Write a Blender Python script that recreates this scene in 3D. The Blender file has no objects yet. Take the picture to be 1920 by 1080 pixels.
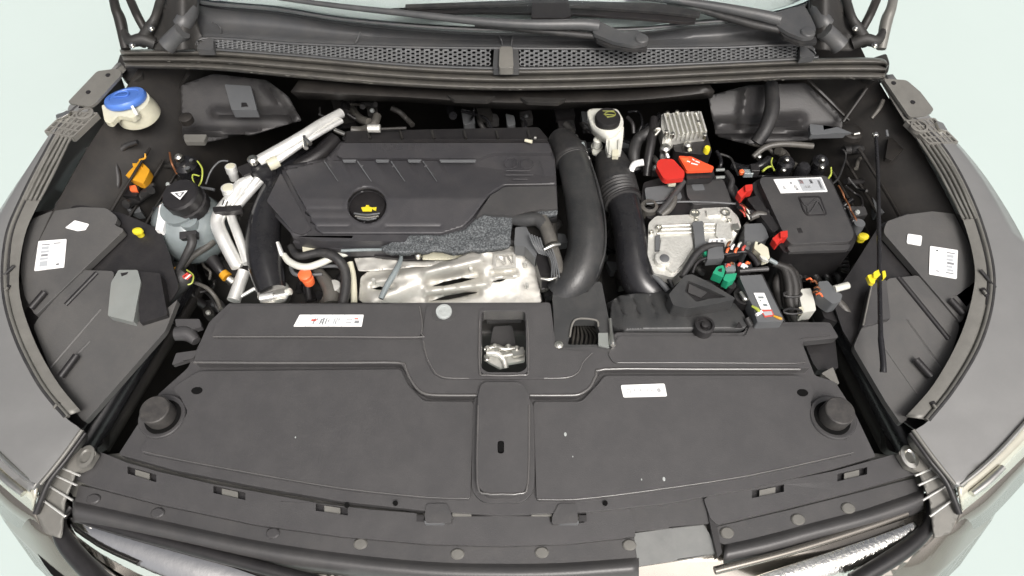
import bpy, bmesh, math, random
from mathutils import Vector, Matrix
from mathutils.geometry import tessellate_polygon, delaunay_2d_cdt
from mathutils import noise as MN
random.seed(7)
S = bpy.context.scene
COL = S.collection
rad = math.radians
# ---------------------------------------------------------------- camera
FOC = 1300.0
CAMP = Vector((0.015, -0.28, 1.93))
PITCH = rad(58)
cd = bpy.data.cameras.new('camera'); cam = bpy.data.objects.new('camera', cd); COL.objects.link(cam)
cam.location = CAMP; cam.rotation_euler = (rad(90) - PITCH, 0, 0)
cd.sensor_width = 36; cd.lens = 36 * FOC / 1920; cd.clip_start = 0.02; cd.clip_end = 500
S.camera = cam
# ---------------------------------------------------------------- light
SUN_EL, SUN_ROT = rad(55), rad(160)
w = bpy.data.worlds.new('World'); S.world = w; w.use_nodes = True
nt = w.node_tree; bg = nt.nodes['Background']
sk = nt.nodes.new('ShaderNodeTexSky'); sk.sky_type = 'NISHITA'; sk.sun_disc = False
sk.sun_elevation = SUN_EL; sk.sun_rotation = SUN_ROT
sk.air_density = 0.35; sk.dust_density = 8.0; sk.ozone_density = 0.0
hs_ = nt.nodes.new('ShaderNodeHueSaturation'); hs_.inputs['Saturation'].default_value = .4; nt.links.new(sk.outputs[0], hs_.inputs['Color']); nt.links.new(hs_.outputs[0], bg.inputs[0]); bg.inputs[1].default_value = 0.15
ld = bpy.data.lights.new('sun', 'SUN'); ld.energy = 1.5; ld.angle = rad(22); ld.color = (1, .965, .91)
sun = bpy.data.objects.new('sun', ld); COL.objects.link(sun)
# direction towards the sun: the sky's rotation runs clockwise from +Y
sd = Vector((math.sin(SUN_ROT) * math.cos(SUN_EL), math.cos(SUN_ROT) * math.cos(SUN_EL), math.sin(SUN_EL)))
sun.rotation_euler = sd.to_track_quat('Z', 'Y').to_euler()
sun.location = (0, 0, 5)
vs = S.view_settings; vs.view_transform = 'Standard'; vs.look = 'None'; vs.gamma = 1; vs.exposure = 0.12
# ---------------------------------------------------------------- photo pixel -> place
FWD = Vector((0, math.cos(PITCH), -math.sin(PITCH))); UPV = Vector((0, math.sin(PITCH), math.cos(PITCH)))
def pl(a, b=0.0, c=0.0): return (a, b, c)          # the plane z = a + b*y + c*x
def P(px, py, z=0.9):
    d = FWD + Vector((1, 0, 0)) * ((px - 960) / FOC) + UPV * ((540 - py) / FOC)
    a, b, c = z if isinstance(z, tuple) else (z, 0, 0)
    t = (a + b * CAMP.y + c * CAMP.x - CAMP.z) / (d.z - b * d.y - c * d.x)
    return CAMP + d * t
def up(z, h):
    return (z[0] + h, z[1], z[2]) if isinstance(z, tuple) else z + h
# ---------------------------------------------------------------- materials
def mat(name, col, rough=.5, metal=0., dust=0., dcol=(.22, .2, .175), bump=0., bs=400., coat=0., spec=.5, ds=9., mott=.12, trans=0., sss=0.):
    m = bpy.data.materials.new(name); m.use_nodes = True
    n = m.node_tree.nodes; L = m.node_tree.links; b = n['Principled BSDF']
    b.inputs['Roughness'].default_value = rough; b.inputs['Metallic'].default_value = metal
    b.inputs['Coat Weight'].default_value = coat; b.inputs['Coat Roughness'].default_value = .06
    b.inputs['Specular IOR Level'].default_value = spec
    b.inputs['Transmission Weight'].default_value = trans
    if sss: b.inputs['Subsurface Weight'].default_value = sss; b.inputs['Subsurface Radius'].default_value = (.01, .01, .008)
    tc = n.new('ShaderNodeTexCoord')
    n1 = n.new('ShaderNodeTexNoise'); n1.inputs['Scale'].default_value = ds; n1.inputs['Detail'].default_value = 9; n1.inputs['Roughness'].default_value = .65
    L.new(tc.outputs['Object'], n1.inputs['Vector'])
    r1 = n.new('ShaderNodeMapRange'); r1.inputs[1].default_value = .3; r1.inputs[2].default_value = .7
    r1.inputs[3].default_value = 1 - mott; r1.inputs[4].default_value = 1 + mott; L.new(n1.outputs[0], r1.inputs[0])
    mx = n.new('ShaderNodeMix'); mx.data_type = 'RGBA'; mx.blend_type = 'MULTIPLY'; mx.inputs[0].default_value = 1
    mx.inputs[6].default_value = (*col, 1); L.new(r1.outputs[0], mx.inputs[7])
    out = mx.outputs[2]
    if dust:
        n2 = n.new('ShaderNodeTexNoise'); n2.inputs['Scale'].default_value = ds * 2.3; n2.inputs['Detail'].default_value = 12; n2.inputs['Roughness'].default_value = .75
        L.new(tc.outputs['Object'], n2.inputs['Vector'])
        r2 = n.new('ShaderNodeMapRange'); r2.inputs[1].default_value = .42; r2.inputs[2].default_value = .78; r2.inputs[4].default_value = dust; L.new(n2.outputs[0], r2.inputs[0])
        n4 = n.new('ShaderNodeTexNoise'); n4.inputs['Scale'].default_value = 420; n4.inputs['Detail'].default_value = 3; L.new(tc.outputs['Object'], n4.inputs['Vector'])
        r4 = n.new('ShaderNodeMapRange'); r4.inputs[1].default_value = .66; r4.inputs[2].default_value = .74; r4.inputs[4].default_value = min(1, dust * .9); L.new(n4.outputs[0], r4.inputs[0])
        ad = n.new('ShaderNodeMath'); ad.operation = 'ADD'; ad.use_clamp = True; L.new(r2.outputs[0], ad.inputs[0]); L.new(r4.outputs[0], ad.inputs[1])
        m2 = n.new('ShaderNodeMix'); m2.data_type = 'RGBA'; L.new(ad.outputs[0], m2.inputs[0]); L.new(out, m2.inputs[6]); m2.inputs[7].default_value = (*dcol, 1)
        out = m2.outputs[2]
        r3 = n.new('ShaderNodeMapRange'); r3.inputs[3].default_value = rough; r3.inputs[4].default_value = min(1, rough + .35); L.new(ad.outputs[0], r3.inputs[0]); L.new(r3.outputs[0], b.inputs['Roughness'])
    L.new(out, b.inputs['Base Color'])
    if bump:
        n3 = n.new('ShaderNodeTexNoise'); n3.inputs['Scale'].default_value = bs; n3.inputs['Detail'].default_value = 4
        L.new(tc.outputs['Object'], n3.inputs['Vector'])
        bp = n.new('ShaderNodeBump'); bp.inputs['Strength'].default_value = bump; bp.inputs['Distance'].default_value = .001
        L.new(n3.outputs[0], bp.inputs['Height']); L.new(bp.outputs[0], b.inputs['Normal'])
    return m
M = dict(
    cover=mat('dusty_black_plastic', (.055, .0535, .0545), .33, dust=.11, dcol=(.2, .19, .18), bump=.3, bs=700, ds=9, mott=.03),
    cover2=mat('grey_black_plastic', (.052, .051, .052), .35, dust=.13, bump=.2, ds=6),
    engine=mat('engine_cover_plastic', (.043, .042, .046), .38, dust=.10, bump=.3, ds=7),
    black=mat('black_plastic', (.016, .015, .016), .38, dust=.06, bump=.2, ds=20),
    dark=mat('bay_black', (.022, .021, .020), .55, dust=.25, bump=.3, ds=14, dcol=(.085, .075, .062)),
    bay=mat('bay_paint_brown', (.017, .0155, .0145), .45, dust=.3, ds=9, dcol=(.07, .06, .05), spec=.4),
    shelf=mat('dusty_grey_liner', (.072, .071, .070), .48, dust=.18, bump=.2, ds=4),
    flange=mat('painted_flange', (.16, .156, .142), .42, metal=.2, dust=.25, ds=14, dcol=(.3, .29, .26)),
    paint=mat('grey_car_paint', (.24, .24, .235), .34, metal=.4, dust=.22, ds=6, dcol=(.33, .33, .32), coat=.5, mott=.03),
    paint2=mat('clean_bronze_paint', (.20, .183, .158), .25, metal=.7, dust=.06, ds=8, coat=1),
    rubber=mat('rubber', (.02, .02, .021), .5, dust=.16, bump=.4, ds=18),
    rubber2=mat('dusty_rubber', (.082, .078, .071), .38, dust=.42, bump=.4, ds=14, dcol=(.2, .185, .155)),
    hose=mat('glossy_black_hose', (.014, .014, .016), .23, dust=.05, ds=20, bump=.1, bs=120),
    hose2=mat('grey_intake_plastic', (.043, .044, .045), .38, dust=.12, ds=14, bump=.4, bs=300),
    gloss=mat('highlight_bead_gloss', (.085, .082, .08), .22, coat=1, mott=.1, dust=.15), foam=mat('seal_foam', (.055, .053, .055), .5, dust=.15, bump=.4, ds=12),  # first one is paler and glossier than the cover, for the added highlight beads
    alu=mat('bright_aluminium', (.84, .84, .81), .36, metal=.55, dust=.12, ds=30, dcol=(.4, .38, .33), bump=.5, bs=90),
    liner=mat('dark_scuttle_plastic', (.030, .029, .030), .42, dust=.35, ds=12, dcol=(.085, .08, .073), bump=.3), cast=mat('cast_aluminium', (.74, .735, .69), .42, metal=.55, dust=.3, ds=35, dcol=(.32, .31, .26), bump=1., bs=260),
    shield=mat('crinkled_heat_shield', (.60, .59, .55), .5, metal=.5, dust=.35, ds=16, dcol=(.5, .45, .36), bump=1., bs=75),
    steel=mat('zinc_steel', (.72, .71, .66), .28, metal=1., dust=.15, ds=60),
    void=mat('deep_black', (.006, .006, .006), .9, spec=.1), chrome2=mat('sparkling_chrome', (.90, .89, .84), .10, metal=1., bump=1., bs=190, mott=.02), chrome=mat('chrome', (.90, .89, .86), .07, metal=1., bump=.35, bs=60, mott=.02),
    mesh=mat('grille_mesh', (.21, .215, .22), .45, dust=.2, ds=20), lattice=mat('grey_lattice', (.17, .165, .15), .5, dust=.3, ds=20),
    cowl=mat('cowl_plastic', (.065, .067, .070), .36, dust=.2, ds=7, bump=.2),
    white=mat('white_paper', (.86, .86, .85), .45, mott=.03),
    cream=mat('cream_plastic', (.62, .60, .47), .42, dust=.12, ds=30, sss=.2),
    milky=mat('milky_plastic', (.64, .64, .58), .35, dust=.08, ds=30, sss=.2),
    tank=mat('translucent_tank', (.21, .24, .245), .18, mott=.15, ds=14, sss=.3, coat=.5),
    red=mat('red_plastic', (.55, .03, .022), .35, mott=.08),
    orange=mat('orange_plastic', (.85, .16, .05), .4, mott=.08),
    orange2=mat('orange_red_cover', (.80, .09, .03), .38, mott=.08),
    amber=mat('amber_plastic', (.62, .30, .02), .4, mott=.1),
    yellow=mat('yellow_plastic', (.75, .62, .03), .4, mott=.05),
    limey=mat('yellow_green_wire', (.42, .48, .08), .4),
    green=mat('green_plastic', (.02, .30, .16), .4, mott=.1),
    pipe=mat('black_intake_plastic', (.030, .031, .032), .33, dust=.14, ds=14, bump=.3, bs=300), olive=mat('faded_yellow_print', (.22, .23, .05), .5), blue=mat('blue_cap', (.085, .20, .60), .38, mott=.05),
    stop=mat('rubber_stop_black', (.04, .038, .037), .45, dust=.25, ds=30), rivet=mat('worn_rivet', (.42, .45, .44), .5, dust=.3, ds=60), grey=mat('grey_plastic', (.11, .115, .12), .45, dust=.08),
    bracket=mat('pale_grey_bracket', (.20, .215, .205), .5, dust=.2),
    copper=mat('copper_strap', (.22, .09, .04), .4, metal=.4),
    ink=mat('print_ink', (.07, .07, .075), .5, mott=0), inkl=mat('pale_print', (.42, .44, .46), .5, mott=0),
    inkr=mat('red_print', (.6, .09, .07), .5, mott=0), inkg=mat('grey_print', (.22, .23, .24), .5, mott=0),
    lens=mat('headlight_lens', (.62, .60, .50), .10, metal=.45, coat=1, bump=.5, bs=40),
    barep=mat('bare_painted_panel', (.17, .175, .17), .4, dust=.3, ds=20, dcol=(.27, .27, .25)), reflection=mat('pale_glass_reflection', (.74, .76, .75), .6, mott=.04),  # second one is a pale tone imitating reflections in the windscreen
    frit=mat('black_glass_edge', (.012, .012, .013), .15),
    ground=mat('pale_ground', (.485, .565, .54), .8, mott=.02, ds=.7),
)
def speck():
    m = mat('speckled_insulation', (.05, .055, .058), .6, bump=1., bs=350); n = m.node_tree.nodes; L = m.node_tree.links; b = n['Principled BSDF']
    tc = n.new('ShaderNodeTexCoord'); v = n.new('ShaderNodeTexNoise'); v.inputs['Scale'].default_value = 330; v.inputs['Detail'].default_value = 5; v.inputs['Roughness'].default_value = .8
    L.new(tc.outputs['Object'], v.inputs['Vector']); r = n.new('ShaderNodeValToRGB'); L.new(v.outputs[0], r.inputs[0])
    r.color_ramp.elements[0].position = .45; r.color_ramp.elements[0].color = (.035, .038, .042, 1); r.color_ramp.elements[1].position = .7; r.color_ramp.elements[1].color = (.24, .26, .265, 1)
    L.new(r.outputs[0], b.inputs['Base Color']); return m
M['speck'] = speck()
def glassm():
    m = bpy.data.materials.new('windscreen_glass'); m.use_nodes = True; n = m.node_tree.nodes; L = m.node_tree.links
    n.remove(n['Principled BSDF']); t = n.new('ShaderNodeBsdfTransparent'); t.inputs[0].default_value = (.93, .96, .955, 1)
    g_ = n.new('ShaderNodeBsdfGlossy'); g_.inputs['Roughness'].default_value = .03; lw = n.new('ShaderNodeLayerWeight'); lw.inputs[0].default_value = .5; f0 = n.new('ShaderNodeMath'); f0.operation = 'POWER'; f0.inputs[1].default_value = 4; L.new(lw.outputs['Facing'], f0.inputs[0]); f = n.new('ShaderNodeMath'); f.operation = 'ADD'; f.inputs[1].default_value = .04; L.new(f0.outputs[0], f.inputs[0])
    mx = n.new('ShaderNodeMixShader'); L.new(f.outputs[0], mx.inputs[0]); L.new(t.outputs[0], mx.inputs[1]); L.new(g_.outputs[0], mx.inputs[2]); L.new(mx.outputs[0], n['Material Output'].inputs[0])
    return m
M['glass'] = glassm()
# ---------------------------------------------------------------- object helpers
def off(o):
    v = Vector((0, 0, 0))
    while o is not None: v += o.location; o = o.parent
    return v
def tag(o, label, cat, group=None, kind=None):
    if label: o['label'] = label
    if cat: o['category'] = cat
    if group: o['group'] = group
    if kind: o['kind'] = kind
    return o
def T(name, label, cat, px, py, z, group=None):
    o = bpy.data.objects.new(name, None); COL.objects.link(o); o.empty_display_size = .02
    o.location = P(px, py, z); return tag(o, label, cat, group)
def mk(name, vs_, fs, m, par=None, bev=0., smooth=40, solid=0., seg=2, weld=False):
    vs_ = [Vector(v) for v in vs_]
    if par is None:
        c = sum(vs_, Vector()) / len(vs_); o0 = c
    else: o0 = off(par)
    me = bpy.data.meshes.new(name); me.from_pydata([v - o0 for v in vs_], [], fs)
    bm = bmesh.new(); bm.from_mesh(me)
    if weld: bmesh.ops.remove_doubles(bm, verts=bm.verts, dist=1e-5)
    if not solid: bmesh.ops.recalc_face_normals(bm, faces=bm.faces)
    bm.to_mesh(me); bm.free()
    me.materials.append(M[m] if isinstance(m, str) else m)
    if smooth: me.shade_smooth(); me.set_sharp_from_angle(angle=rad(smooth))
    o = bpy.data.objects.new(name, me); COL.objects.link(o)
    if par is None: o.location = o0
    else: o.parent = par
    if solid:
        s = o.modifiers.new('thickness', 'SOLIDIFY'); s.thickness = solid; s.offset = -1
    if bev:
        b = o.modifiers.new('bevel', 'BEVEL'); b.width = bev; b.segments = seg; b.limit_method = 'ANGLE'; b.angle_limit = rad(38); b.harden_normals = True; b.use_clamp_overlap = True
    return o
def rnd(pts, r, n=4):
    if not r: return pts
    out = []; N = len(pts)
    for i, p in enumerate(pts):
        a, b = pts[i - 1], pts[(i + 1) % N]; p = Vector(p[:2])
        va, vb = Vector(a[:2]) - p, Vector(b[:2]) - p
        if va.length < 1e-6 or vb.length < 1e-6: continue
        k = min(r, va.length * .45, vb.length * .45)
        A, B = p + va.normalized() * k, p + vb.normalized() * k
        if va.normalized().dot(vb.normalized()) < -.97: out.append(tuple(p)); continue
        for j in range(n + 1):
            t = j / n; q = A * (1 - t) ** 2 + p * 2 * t * (1 - t) + B * t * t; out.append(tuple(q))
    return out
def slab(name, pts, z, h, m, par=None, r=0, holes=(), bev=.0015, taper=0., seg=2):
    """a flat-topped piece: its outline and holes stand at height z and go down by h metres"""
    rings = [rnd(pts, r)] + [rnd(q, rr) for q, rr in holes]
    tops = [[P(x, y, z) for x, y in ring] for ring in rings]
    tes = tessellate_polygon([[Vector((v.x, v.y, 0)) for v in ring] for ring in tops])
    flat = [v for ring in tops for v in ring]; N = len(flat)
    c = sum(tops[0], Vector()) / len(tops[0])
    low = [v + Vector((0, 0, -h)) + (Vector((v.x - c.x, v.y - c.y, 0)) * taper) for v in flat]
    fs = [tuple(t) for t in tes] + [tuple(N + i for i in reversed(t)) for t in tes]
    k = 0
    for ring in tops:
        L = len(ring)
        for i in range(L):
            a, b = k + i, k + (i + 1) % L; fs.append((a, b, N + b, N + a))
        k += L
    return mk(name, flat + low, fs, m, par, bev, 40, seg=seg)
def inpoly(x, y, p):
    c = False; j = len(p) - 1
    for i in range(len(p)):
        if (p[i][1] > y) != (p[j][1] > y) and x < (p[j][0] - p[i][0]) * (y - p[i][1]) / (p[j][1] - p[i][1]) + p[i][0]: c = not c
        j = i
    return c
def relief(name, pts, zf, m, par=None, step=8, r=0, holes=(), th=.003, smooth=55):
    """a moulded sheet: outline plus a height function of its own"""
    rings = [rnd(pts, r)] + [rnd(q, rr) for q, rr in holes]
    V, E = [], []
    for ring in rings:
        k = len(V); q = []
        for i in range(len(ring)):
            a, b = ring[i], ring[(i + 1) % len(ring)]; L = math.hypot(b[0] - a[0], b[1] - a[1]); n = max(1, int(L / step))
            for j in range(n): q.append((a[0] + (b[0] - a[0]) * j / n, a[1] + (b[1] - a[1]) * j / n))
        V += q; E += [(k + i, k + (i + 1) % len(q)) for i in range(len(q))]
    xs = [p[0] for p in rings[0]]; ys = [p[1] for p in rings[0]]
    y = min(ys) + step / 2; row = 0
    while y < max(ys):
        x = min(xs) + (step / 2 if row % 2 else step * .9)
        while x < max(xs):
            if inpoly(x, y, rings[0]) and not any(inpoly(x, y, h) for h in rings[1:]): V.append((x, y))
            x += step
        y += step * .87; row += 1
    r_ = delaunay_2d_cdt([Vector(v) for v in V], E, [], 1, 1e-4)
    vv, ff = r_[0], r_[2]
    F2 = []
    for f in ff:
        cx = sum(vv[i].x for i in f) / len(f); cy = sum(vv[i].y for i in f) / len(f)
        if inpoly(cx, cy, rings[0]) and not any(inpoly(cx, cy, h) for h in rings[1:]): F2.append(tuple(f))
    o = mk(name, [P(v.x, v.y, zf(v.x, v.y)) for v in vv], F2, m, par, 0, smooth, solid=0)
    # make the sheet face upwards, then give it thickness
    me = o.data
    if sum(p.normal.z for p in me.polygons) < 0: me.flip_normals()
    s = o.modifiers.new('thickness', 'SOLIDIFY'); s.thickness = th; s.offset = -1
    return o
def cat(ps, n=6):
    if len(ps) < 3: n = max(n, 2)
    out = []
    for i in range(len(ps) - 1):
        a, b, c, d = ps[max(i - 1, 0)], ps[i], ps[i + 1], ps[min(i + 2, len(ps) - 1)]
        for j in range(n):
            t = j / n; out.append(tuple(.5 * (2 * b[k] + (c[k] - a[k]) * t + (2 * a[k] - 5 * b[k] + 4 * c[k] - d[k]) * t * t + (-a[k] + 3 * b[k] - 3 * c[k] + d[k]) * t ** 3) for k in range(len(b))))
    out.append(tuple(ps[-1])); return out
def wtube(name, ps, m, par=None, n=12, corr=None, sub=6, flat=1.):
    """ps: (x, y, z, r) in metres"""
    q = cat(ps, sub); C = [Vector(p[:3]) for p in q]; R = [p[3] for p in q]
    V, Fs = [], []; T0 = None; U = None
    for i, c in enumerate(C):
        t = (C[min(i + 1, len(C) - 1)] - C[max(i - 1, 0)]).normalized()
        if U is None: U = t.orthogonal().normalized()
        else: U = (U - t * U.dot(t)).normalized()
        W = t.cross(U); rr = R[i]
        if corr and corr[0] <= i / len(C) <= corr[1]: rr *= 1 + corr[2] * (1 if i % 2 else -1)
        for k in range(n):
            a = 2 * math.pi * k / n; V.append(c + (U * math.cos(a) + W * math.sin(a)) * rr)
    for i in range(len(C) - 1):
        for k in range(n):
            Fs.append((i * n + k, i * n + (k + 1) % n, (i + 1) * n + (k + 1) % n, (i + 1) * n + k))
    Fs.append(tuple(range(n))[::-1]); Fs.append(tuple((len(C) - 1) * n + k for k in range(n)))
    return mk(name, V, Fs, m, par, 0, 60)
def tube(name, ps, m, par=None, n=12, corr=None, sub=6):
    """ps: (px, py, z, r)"""
    return wtube(name, [(*P(p[0], p[1], p[2]), p[3]) for p in ps], m, par, n, corr, sub)
def lathe(name, c, prof, m, par=None, ax=(0, 0, 1), n=28, bev=0, sx=1., sy=1., rib=0):
    """prof: (radius, height along ax) from bottom to top"""
    ax = Vector(ax).normalized(); U = Vector((1, 0, 0)); U = (U - ax * U.dot(ax)).normalized(); W = ax.cross(U)
    V, Fs = [], []
    for r_, h in prof:
        for k in range(n):
            a = 2 * math.pi * k / n; q = r_ * (1 + (rib if k % 2 else 0)); V.append(Vector(c) + ax * h + U * math.cos(a) * q * sx + W * math.sin(a) * q * sy)
    for i in range(len(prof) - 1):
        for k in range(n): Fs.append((i * n + k, i * n + (k + 1) % n, (i + 1) * n + (k + 1) % n, (i + 1) * n + k))
    Fs.append(tuple(range(n))[::-1]); Fs.append(tuple((len(prof) - 1) * n + k for k in range(n)))
    return mk(name, V, Fs, m, par, bev, 35)
def bolt(name, px, py, z, r, h, m='steel', par=None, ax=(0, 0, 1)):
    return lathe(name, P(px, py, z), [(r * 1.45, -h), (r * 1.45, -h * .65), (r, -h * .6), (r, -h * .12), (r * .8, 0)], m, par, ax, n=12)
def bx(name, c, size, m, par=None, rot=(0, 0, 0), bev=.0015, tap=1.):
    from mathutils import Euler
    R = Euler([rad(a) for a in rot]).to_matrix(); sx, sy, sz = [s / 2 for s in size]
    V = []
    for dz in (-1, 1):
        k = tap if dz > 0 else 1
        for dx, dy in ((-1, -1), (1, -1), (1, 1), (-1, 1)): V.append(Vector(c) + R @ Vector((dx * sx * k, dy * sy * k, dz * sz)))
    return mk(name, V, [(3, 2, 1, 0), (4, 5, 6, 7), (0, 1, 5, 4), (1, 2, 6, 5), (2, 3, 7, 6), (3, 0, 4, 7)], m, par, bev, 40)
def sheet(name, rows, m, par=None, th=.003, sub=5, smooth=50, world=False):
    """rows of (px, py, z) points -> smooth grid surface"""
    R = [cat([tuple(p) if world else tuple(P(*p)) for p in r], sub) for r in rows]
    n = len(R[0]); V = [v for r in R for v in r]; Fs = []
    for i in range(len(R) - 1):
        for k in range(n - 1): Fs.append((i * n + k, i * n + k + 1, (i + 1) * n + k + 1, (i + 1) * n + k))
    o = mk(name, V, Fs, m, par, 0, smooth)
    if th:
        if sum(p.normal.z * p.area for p in o.data.polygons) < 0: o.data.flip_normals()
        s = o.modifiers.new('thickness', 'SOLIDIFY'); s.thickness = th; s.offset = -1
    return o
def line(px, py, x0, y0, x1, y1):
    dx, dy = x1 - x0, y1 - y0; t = max(0, min(1, ((px - x0) * dx + (py - y0) * dy) / (dx * dx + dy * dy)))
    return math.hypot(px - x0 - dx * t, py - y0 - dy * t)
def ridge(px, py, seg, w_, h): return h * math.exp(-(line(px, py, *seg) / w_) ** 2)
def bil(q, u, v, z, h=0.):
    a = Vector(q[0]) * (1 - u) + Vector(q[1]) * u; b = Vector(q[3]) * (1 - u) + Vector(q[2]) * u
    p = a * (1 - v) + b * v; return P(p.x, p.y, up(z, h))
def sticker(name, q, z, m, par, marks=(), texts=(), r=2, h=.0012):
    """q: top-left, top-right, bottom-right, bottom-left; prints lie on it"""
    o = slab(name, q, up(z, h), h * .8, m, par, r=r, bev=0)
    sub = {}
    for k in marks:
        u0, v0, u1, v1, mm = k; sub.setdefault(mm, [[], []]); V, Fs = sub[mm]; i = len(V)
        V += [bil(q, u0, v0, z, h + .0004), bil(q, u1, v0, z, h + .0004), bil(q, u1, v1, z, h + .0004), bil(q, u0, v1, z, h + .0004)]; Fs.append((i, i + 1, i + 2, i + 3))
    for s, u0, v0, u1, v1, mm in texts:
        V0, F0 = glyphs(s); sub.setdefault(mm, [[], []]); V, Fs = sub[mm]; i = len(V)
        V += [bil(q, u0 + (u1 - u0) * x, v1 + (v0 - v1) * y, z, h + .0004) for x, y in V0]; Fs += [tuple(i + a for a in f) for f in F0]
    for mm, (V, Fs) in sub.items(): mk('printing', V, Fs, mm, o, 0, 0)['kind'] = 'stuff'
    return o
_g = {}
def glyphs(s):
    if s in _g: return _g[s]
    c = bpy.data.curves.new('t', 'FONT'); c.body = s; c.resolution_u = 2; o = bpy.data.objects.new('t', c); COL.objects.link(o)
    dg = bpy.context.evaluated_depsgraph_get(); me = bpy.data.meshes.new_from_object(o.evaluated_get(dg))
    V = [(v.co.x, v.co.y) for v in me.vertices]; Fs = [tuple(p.vertices) for p in me.polygons]
    x0, x1 = min(v[0] for v in V), max(v[0] for v in V); y0, y1 = min(v[1] for v in V), max(v[1] for v in V)
    V = [((x - x0) / (x1 - x0), (y - y0) / (y1 - y0)) for x, y in V]
    bpy.data.objects.remove(o); bpy.data.curves.remove(c); bpy.data.meshes.remove(me); _g[s] = (V, Fs); return _g[s]
def emboss(name, s, q, z, h, m, par):
    """raised lettering on a moulded part"""
    V0, F0 = glyphs(s); V = [bil(q, x, 1 - y, z, h) for x, y in V0]
    o = mk(name, V, F0, m, par, 0, 0)
    if sum(p.normal.z for p in o.data.polygons) < 0: o.data.flip_normals()
    sm = o.modifiers.new('thickness', 'SOLIDIFY'); sm.thickness = abs(h) + .0003; sm.offset = -1
    return o
# ================================================================ ground
gz = 0.0
g = mk('ground', [(-40, -40, gz), (40, -40, gz), (40, 40, gz), (-40, 40, gz)], [(0, 1, 2, 3)], 'ground', None, 0, 0); tag(g, None, None, kind='structure')
# ================================================================ the car
car = T('car', 'dark grey car with its bonnet open, standing on pale ground', 'car', 942, 540, 0)
def zs(y): return .895 + .155 * y
ZS = pl(.895, .155)
HW = [(-.1, .80), (0, .86), (.1, .895), (.25, .915), (.4, .915), (.5, .893), (.6, .862), (.68, .812), (.74, .775), (.85, .73), (1.0, .70)]
def hw(y):
    if y <= HW[0][0]: return HW[0][1]
    for (a, b), (c, d) in zip(HW, HW[1:]):
        if y <= c: return b + (d - b) * (y - a) / (c - a)
    return HW[-1][1]
def fender(secs, s):
    rows = [[] for _ in range(6)]
    for inn, o in secs:
        a = P(*inn, ZS)
        if o is None:
            b = Vector((s * hw(a.y), a.y, zs(a.y) - .012)); dr = 1.
            if s * (b.x - a.x) < .012: b.x = a.x + s * .012
        else: b = P(*o, up(ZS, -.006)); dr = .25
        m_ = a.lerp(b, .5); m_.z = a.z + .001
        for r_, v in zip(rows, (a + Vector((0, 0, -.02)), a, m_, b, b + Vector((s * .014 * dr, 0, -.07 * dr)), b + Vector((s * .02 * dr, 0, -.12 if dr == 1. else -.05)))): r_.append(tuple(v))
    return sheet('fender', rows, 'paint', car, .002, 4, 60, world=True)
RS = [(1662, 140), (1706, 215), (1758, 262), (1800, 325), (1838, 410), (1862, 500), (1860, 572), (1836, 650), (1790, 728), (1742, 788)]
LS = [(226, 118), (172, 178), (122, 222), (76, 300), (38, 375), (11, 445), (5, 540), (26, 628), (72, 720), (122, 782)]
fr = fender([(p, None) for p in RS[:-2]] + [(RS[-2], (1995, 705)), (RS[-1], (1968, 752)), ((1712, 815), (1925, 793)), ((1748, 862), (1880, 838)), ((1798, 912), (1806, 915))], 1)
fl = fender([(p, None) for p in LS[:-2]] + [(LS[-2], (-60, 785)), (LS[-1], (-45, 822)), ((152, 812), (-5, 870)), ((106, 866), (22, 896)), ((60, 918), (54, 922))], -1)
for s in (1, -1):
    sheet('wing_side', [[(s * (hw(y) + .018), y, zs(y) - .125) for y in (.3, .4, .5, .6, .7, .8)], [(s * (hw(y) + .02), y, .30) for y in (.3, .4, .5, .6, .7, .8)]], 'paint', car, .002, 3, 60, world=True)
# seams and inner flanges
RI = [(1652, 152), (1690, 215), (1722, 262), (1762, 325), (1806, 410), (1829, 500), (1822, 568), (1798, 640), (1752, 722), (1700, 782)]
LI = [(236, 130), (190, 178), (150, 222), (112, 300), (74, 375), (44, 445), (34, 540), (58, 628), (102, 712), (150, 772)]
def dens(a): return a
for s, sm, inn in ((1, RS, RI), (-1, LS, LI)):
    zz = up(ZS, -.006)
    rows = [[(*p, up(ZS, -.008)) for p in sm], [(p[0] * .5 + q[0] * .5, p[1] * .5 + q[1] * .5, zz) for p, q in zip(sm, inn)], [(*p, up(ZS, -.008)) for p in inn], [(*p, up(ZS, -.06)) for p in inn]]
    sheet('wing_flange', rows, 'flange', car, .002, 5, 50)
    tube('seam_seal', [(p[0] - s * 5, p[1], up(ZS, -.003), .0042) for p in sm[1:]], 'flange', car, 8)
    tube('seam_seal', [(p[0] - s * 1, p[1], up(ZS, -.001), .0032) for p in sm[1:]], 'rubber', car, 8)
    tube('seam_seal', [(p[0] - s * 10, p[1], up(ZS, -.005), .003) for p in sm[1:7]], 'rubber', car, 8)
    # several drain channels between the lattice and the broad flange
    for k in (.25, .5, .75, 1.0):
        tube('channel_rib', [(p[0] * (1 - k) + q[0] * k, p[1] * (1 - k) + q[1] * k, up(ZS, -.002), .0026) for p, q in list(zip(sm, inn))[2:5]], 'flange', car, 6)
# fender holes, slots and studs
for px, py in ((1846, 548), (1752, 762), (12, 542), (104, 762)):
    bx('flange_clip', P(px, py, up(ZS, -.004)), (.009, .016, .006), 'black', car, (0, 0, 20 if px > 900 else -20))
    bx('flange_clip', P(px, py, up(ZS, .001)), (.004, .008, .005), 'flange', car, (0, 0, 20 if px > 900 else -20))
for s, q in ((1, ((1838, 506), (1866, 540))), (-1, ((26, 498), (4, 520)))):
    tube('flange_slot', [(*q[0], up(ZS, -.003), .003), (*q[1], up(ZS, -.001), .003)], 'rubber', car, 6)
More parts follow.
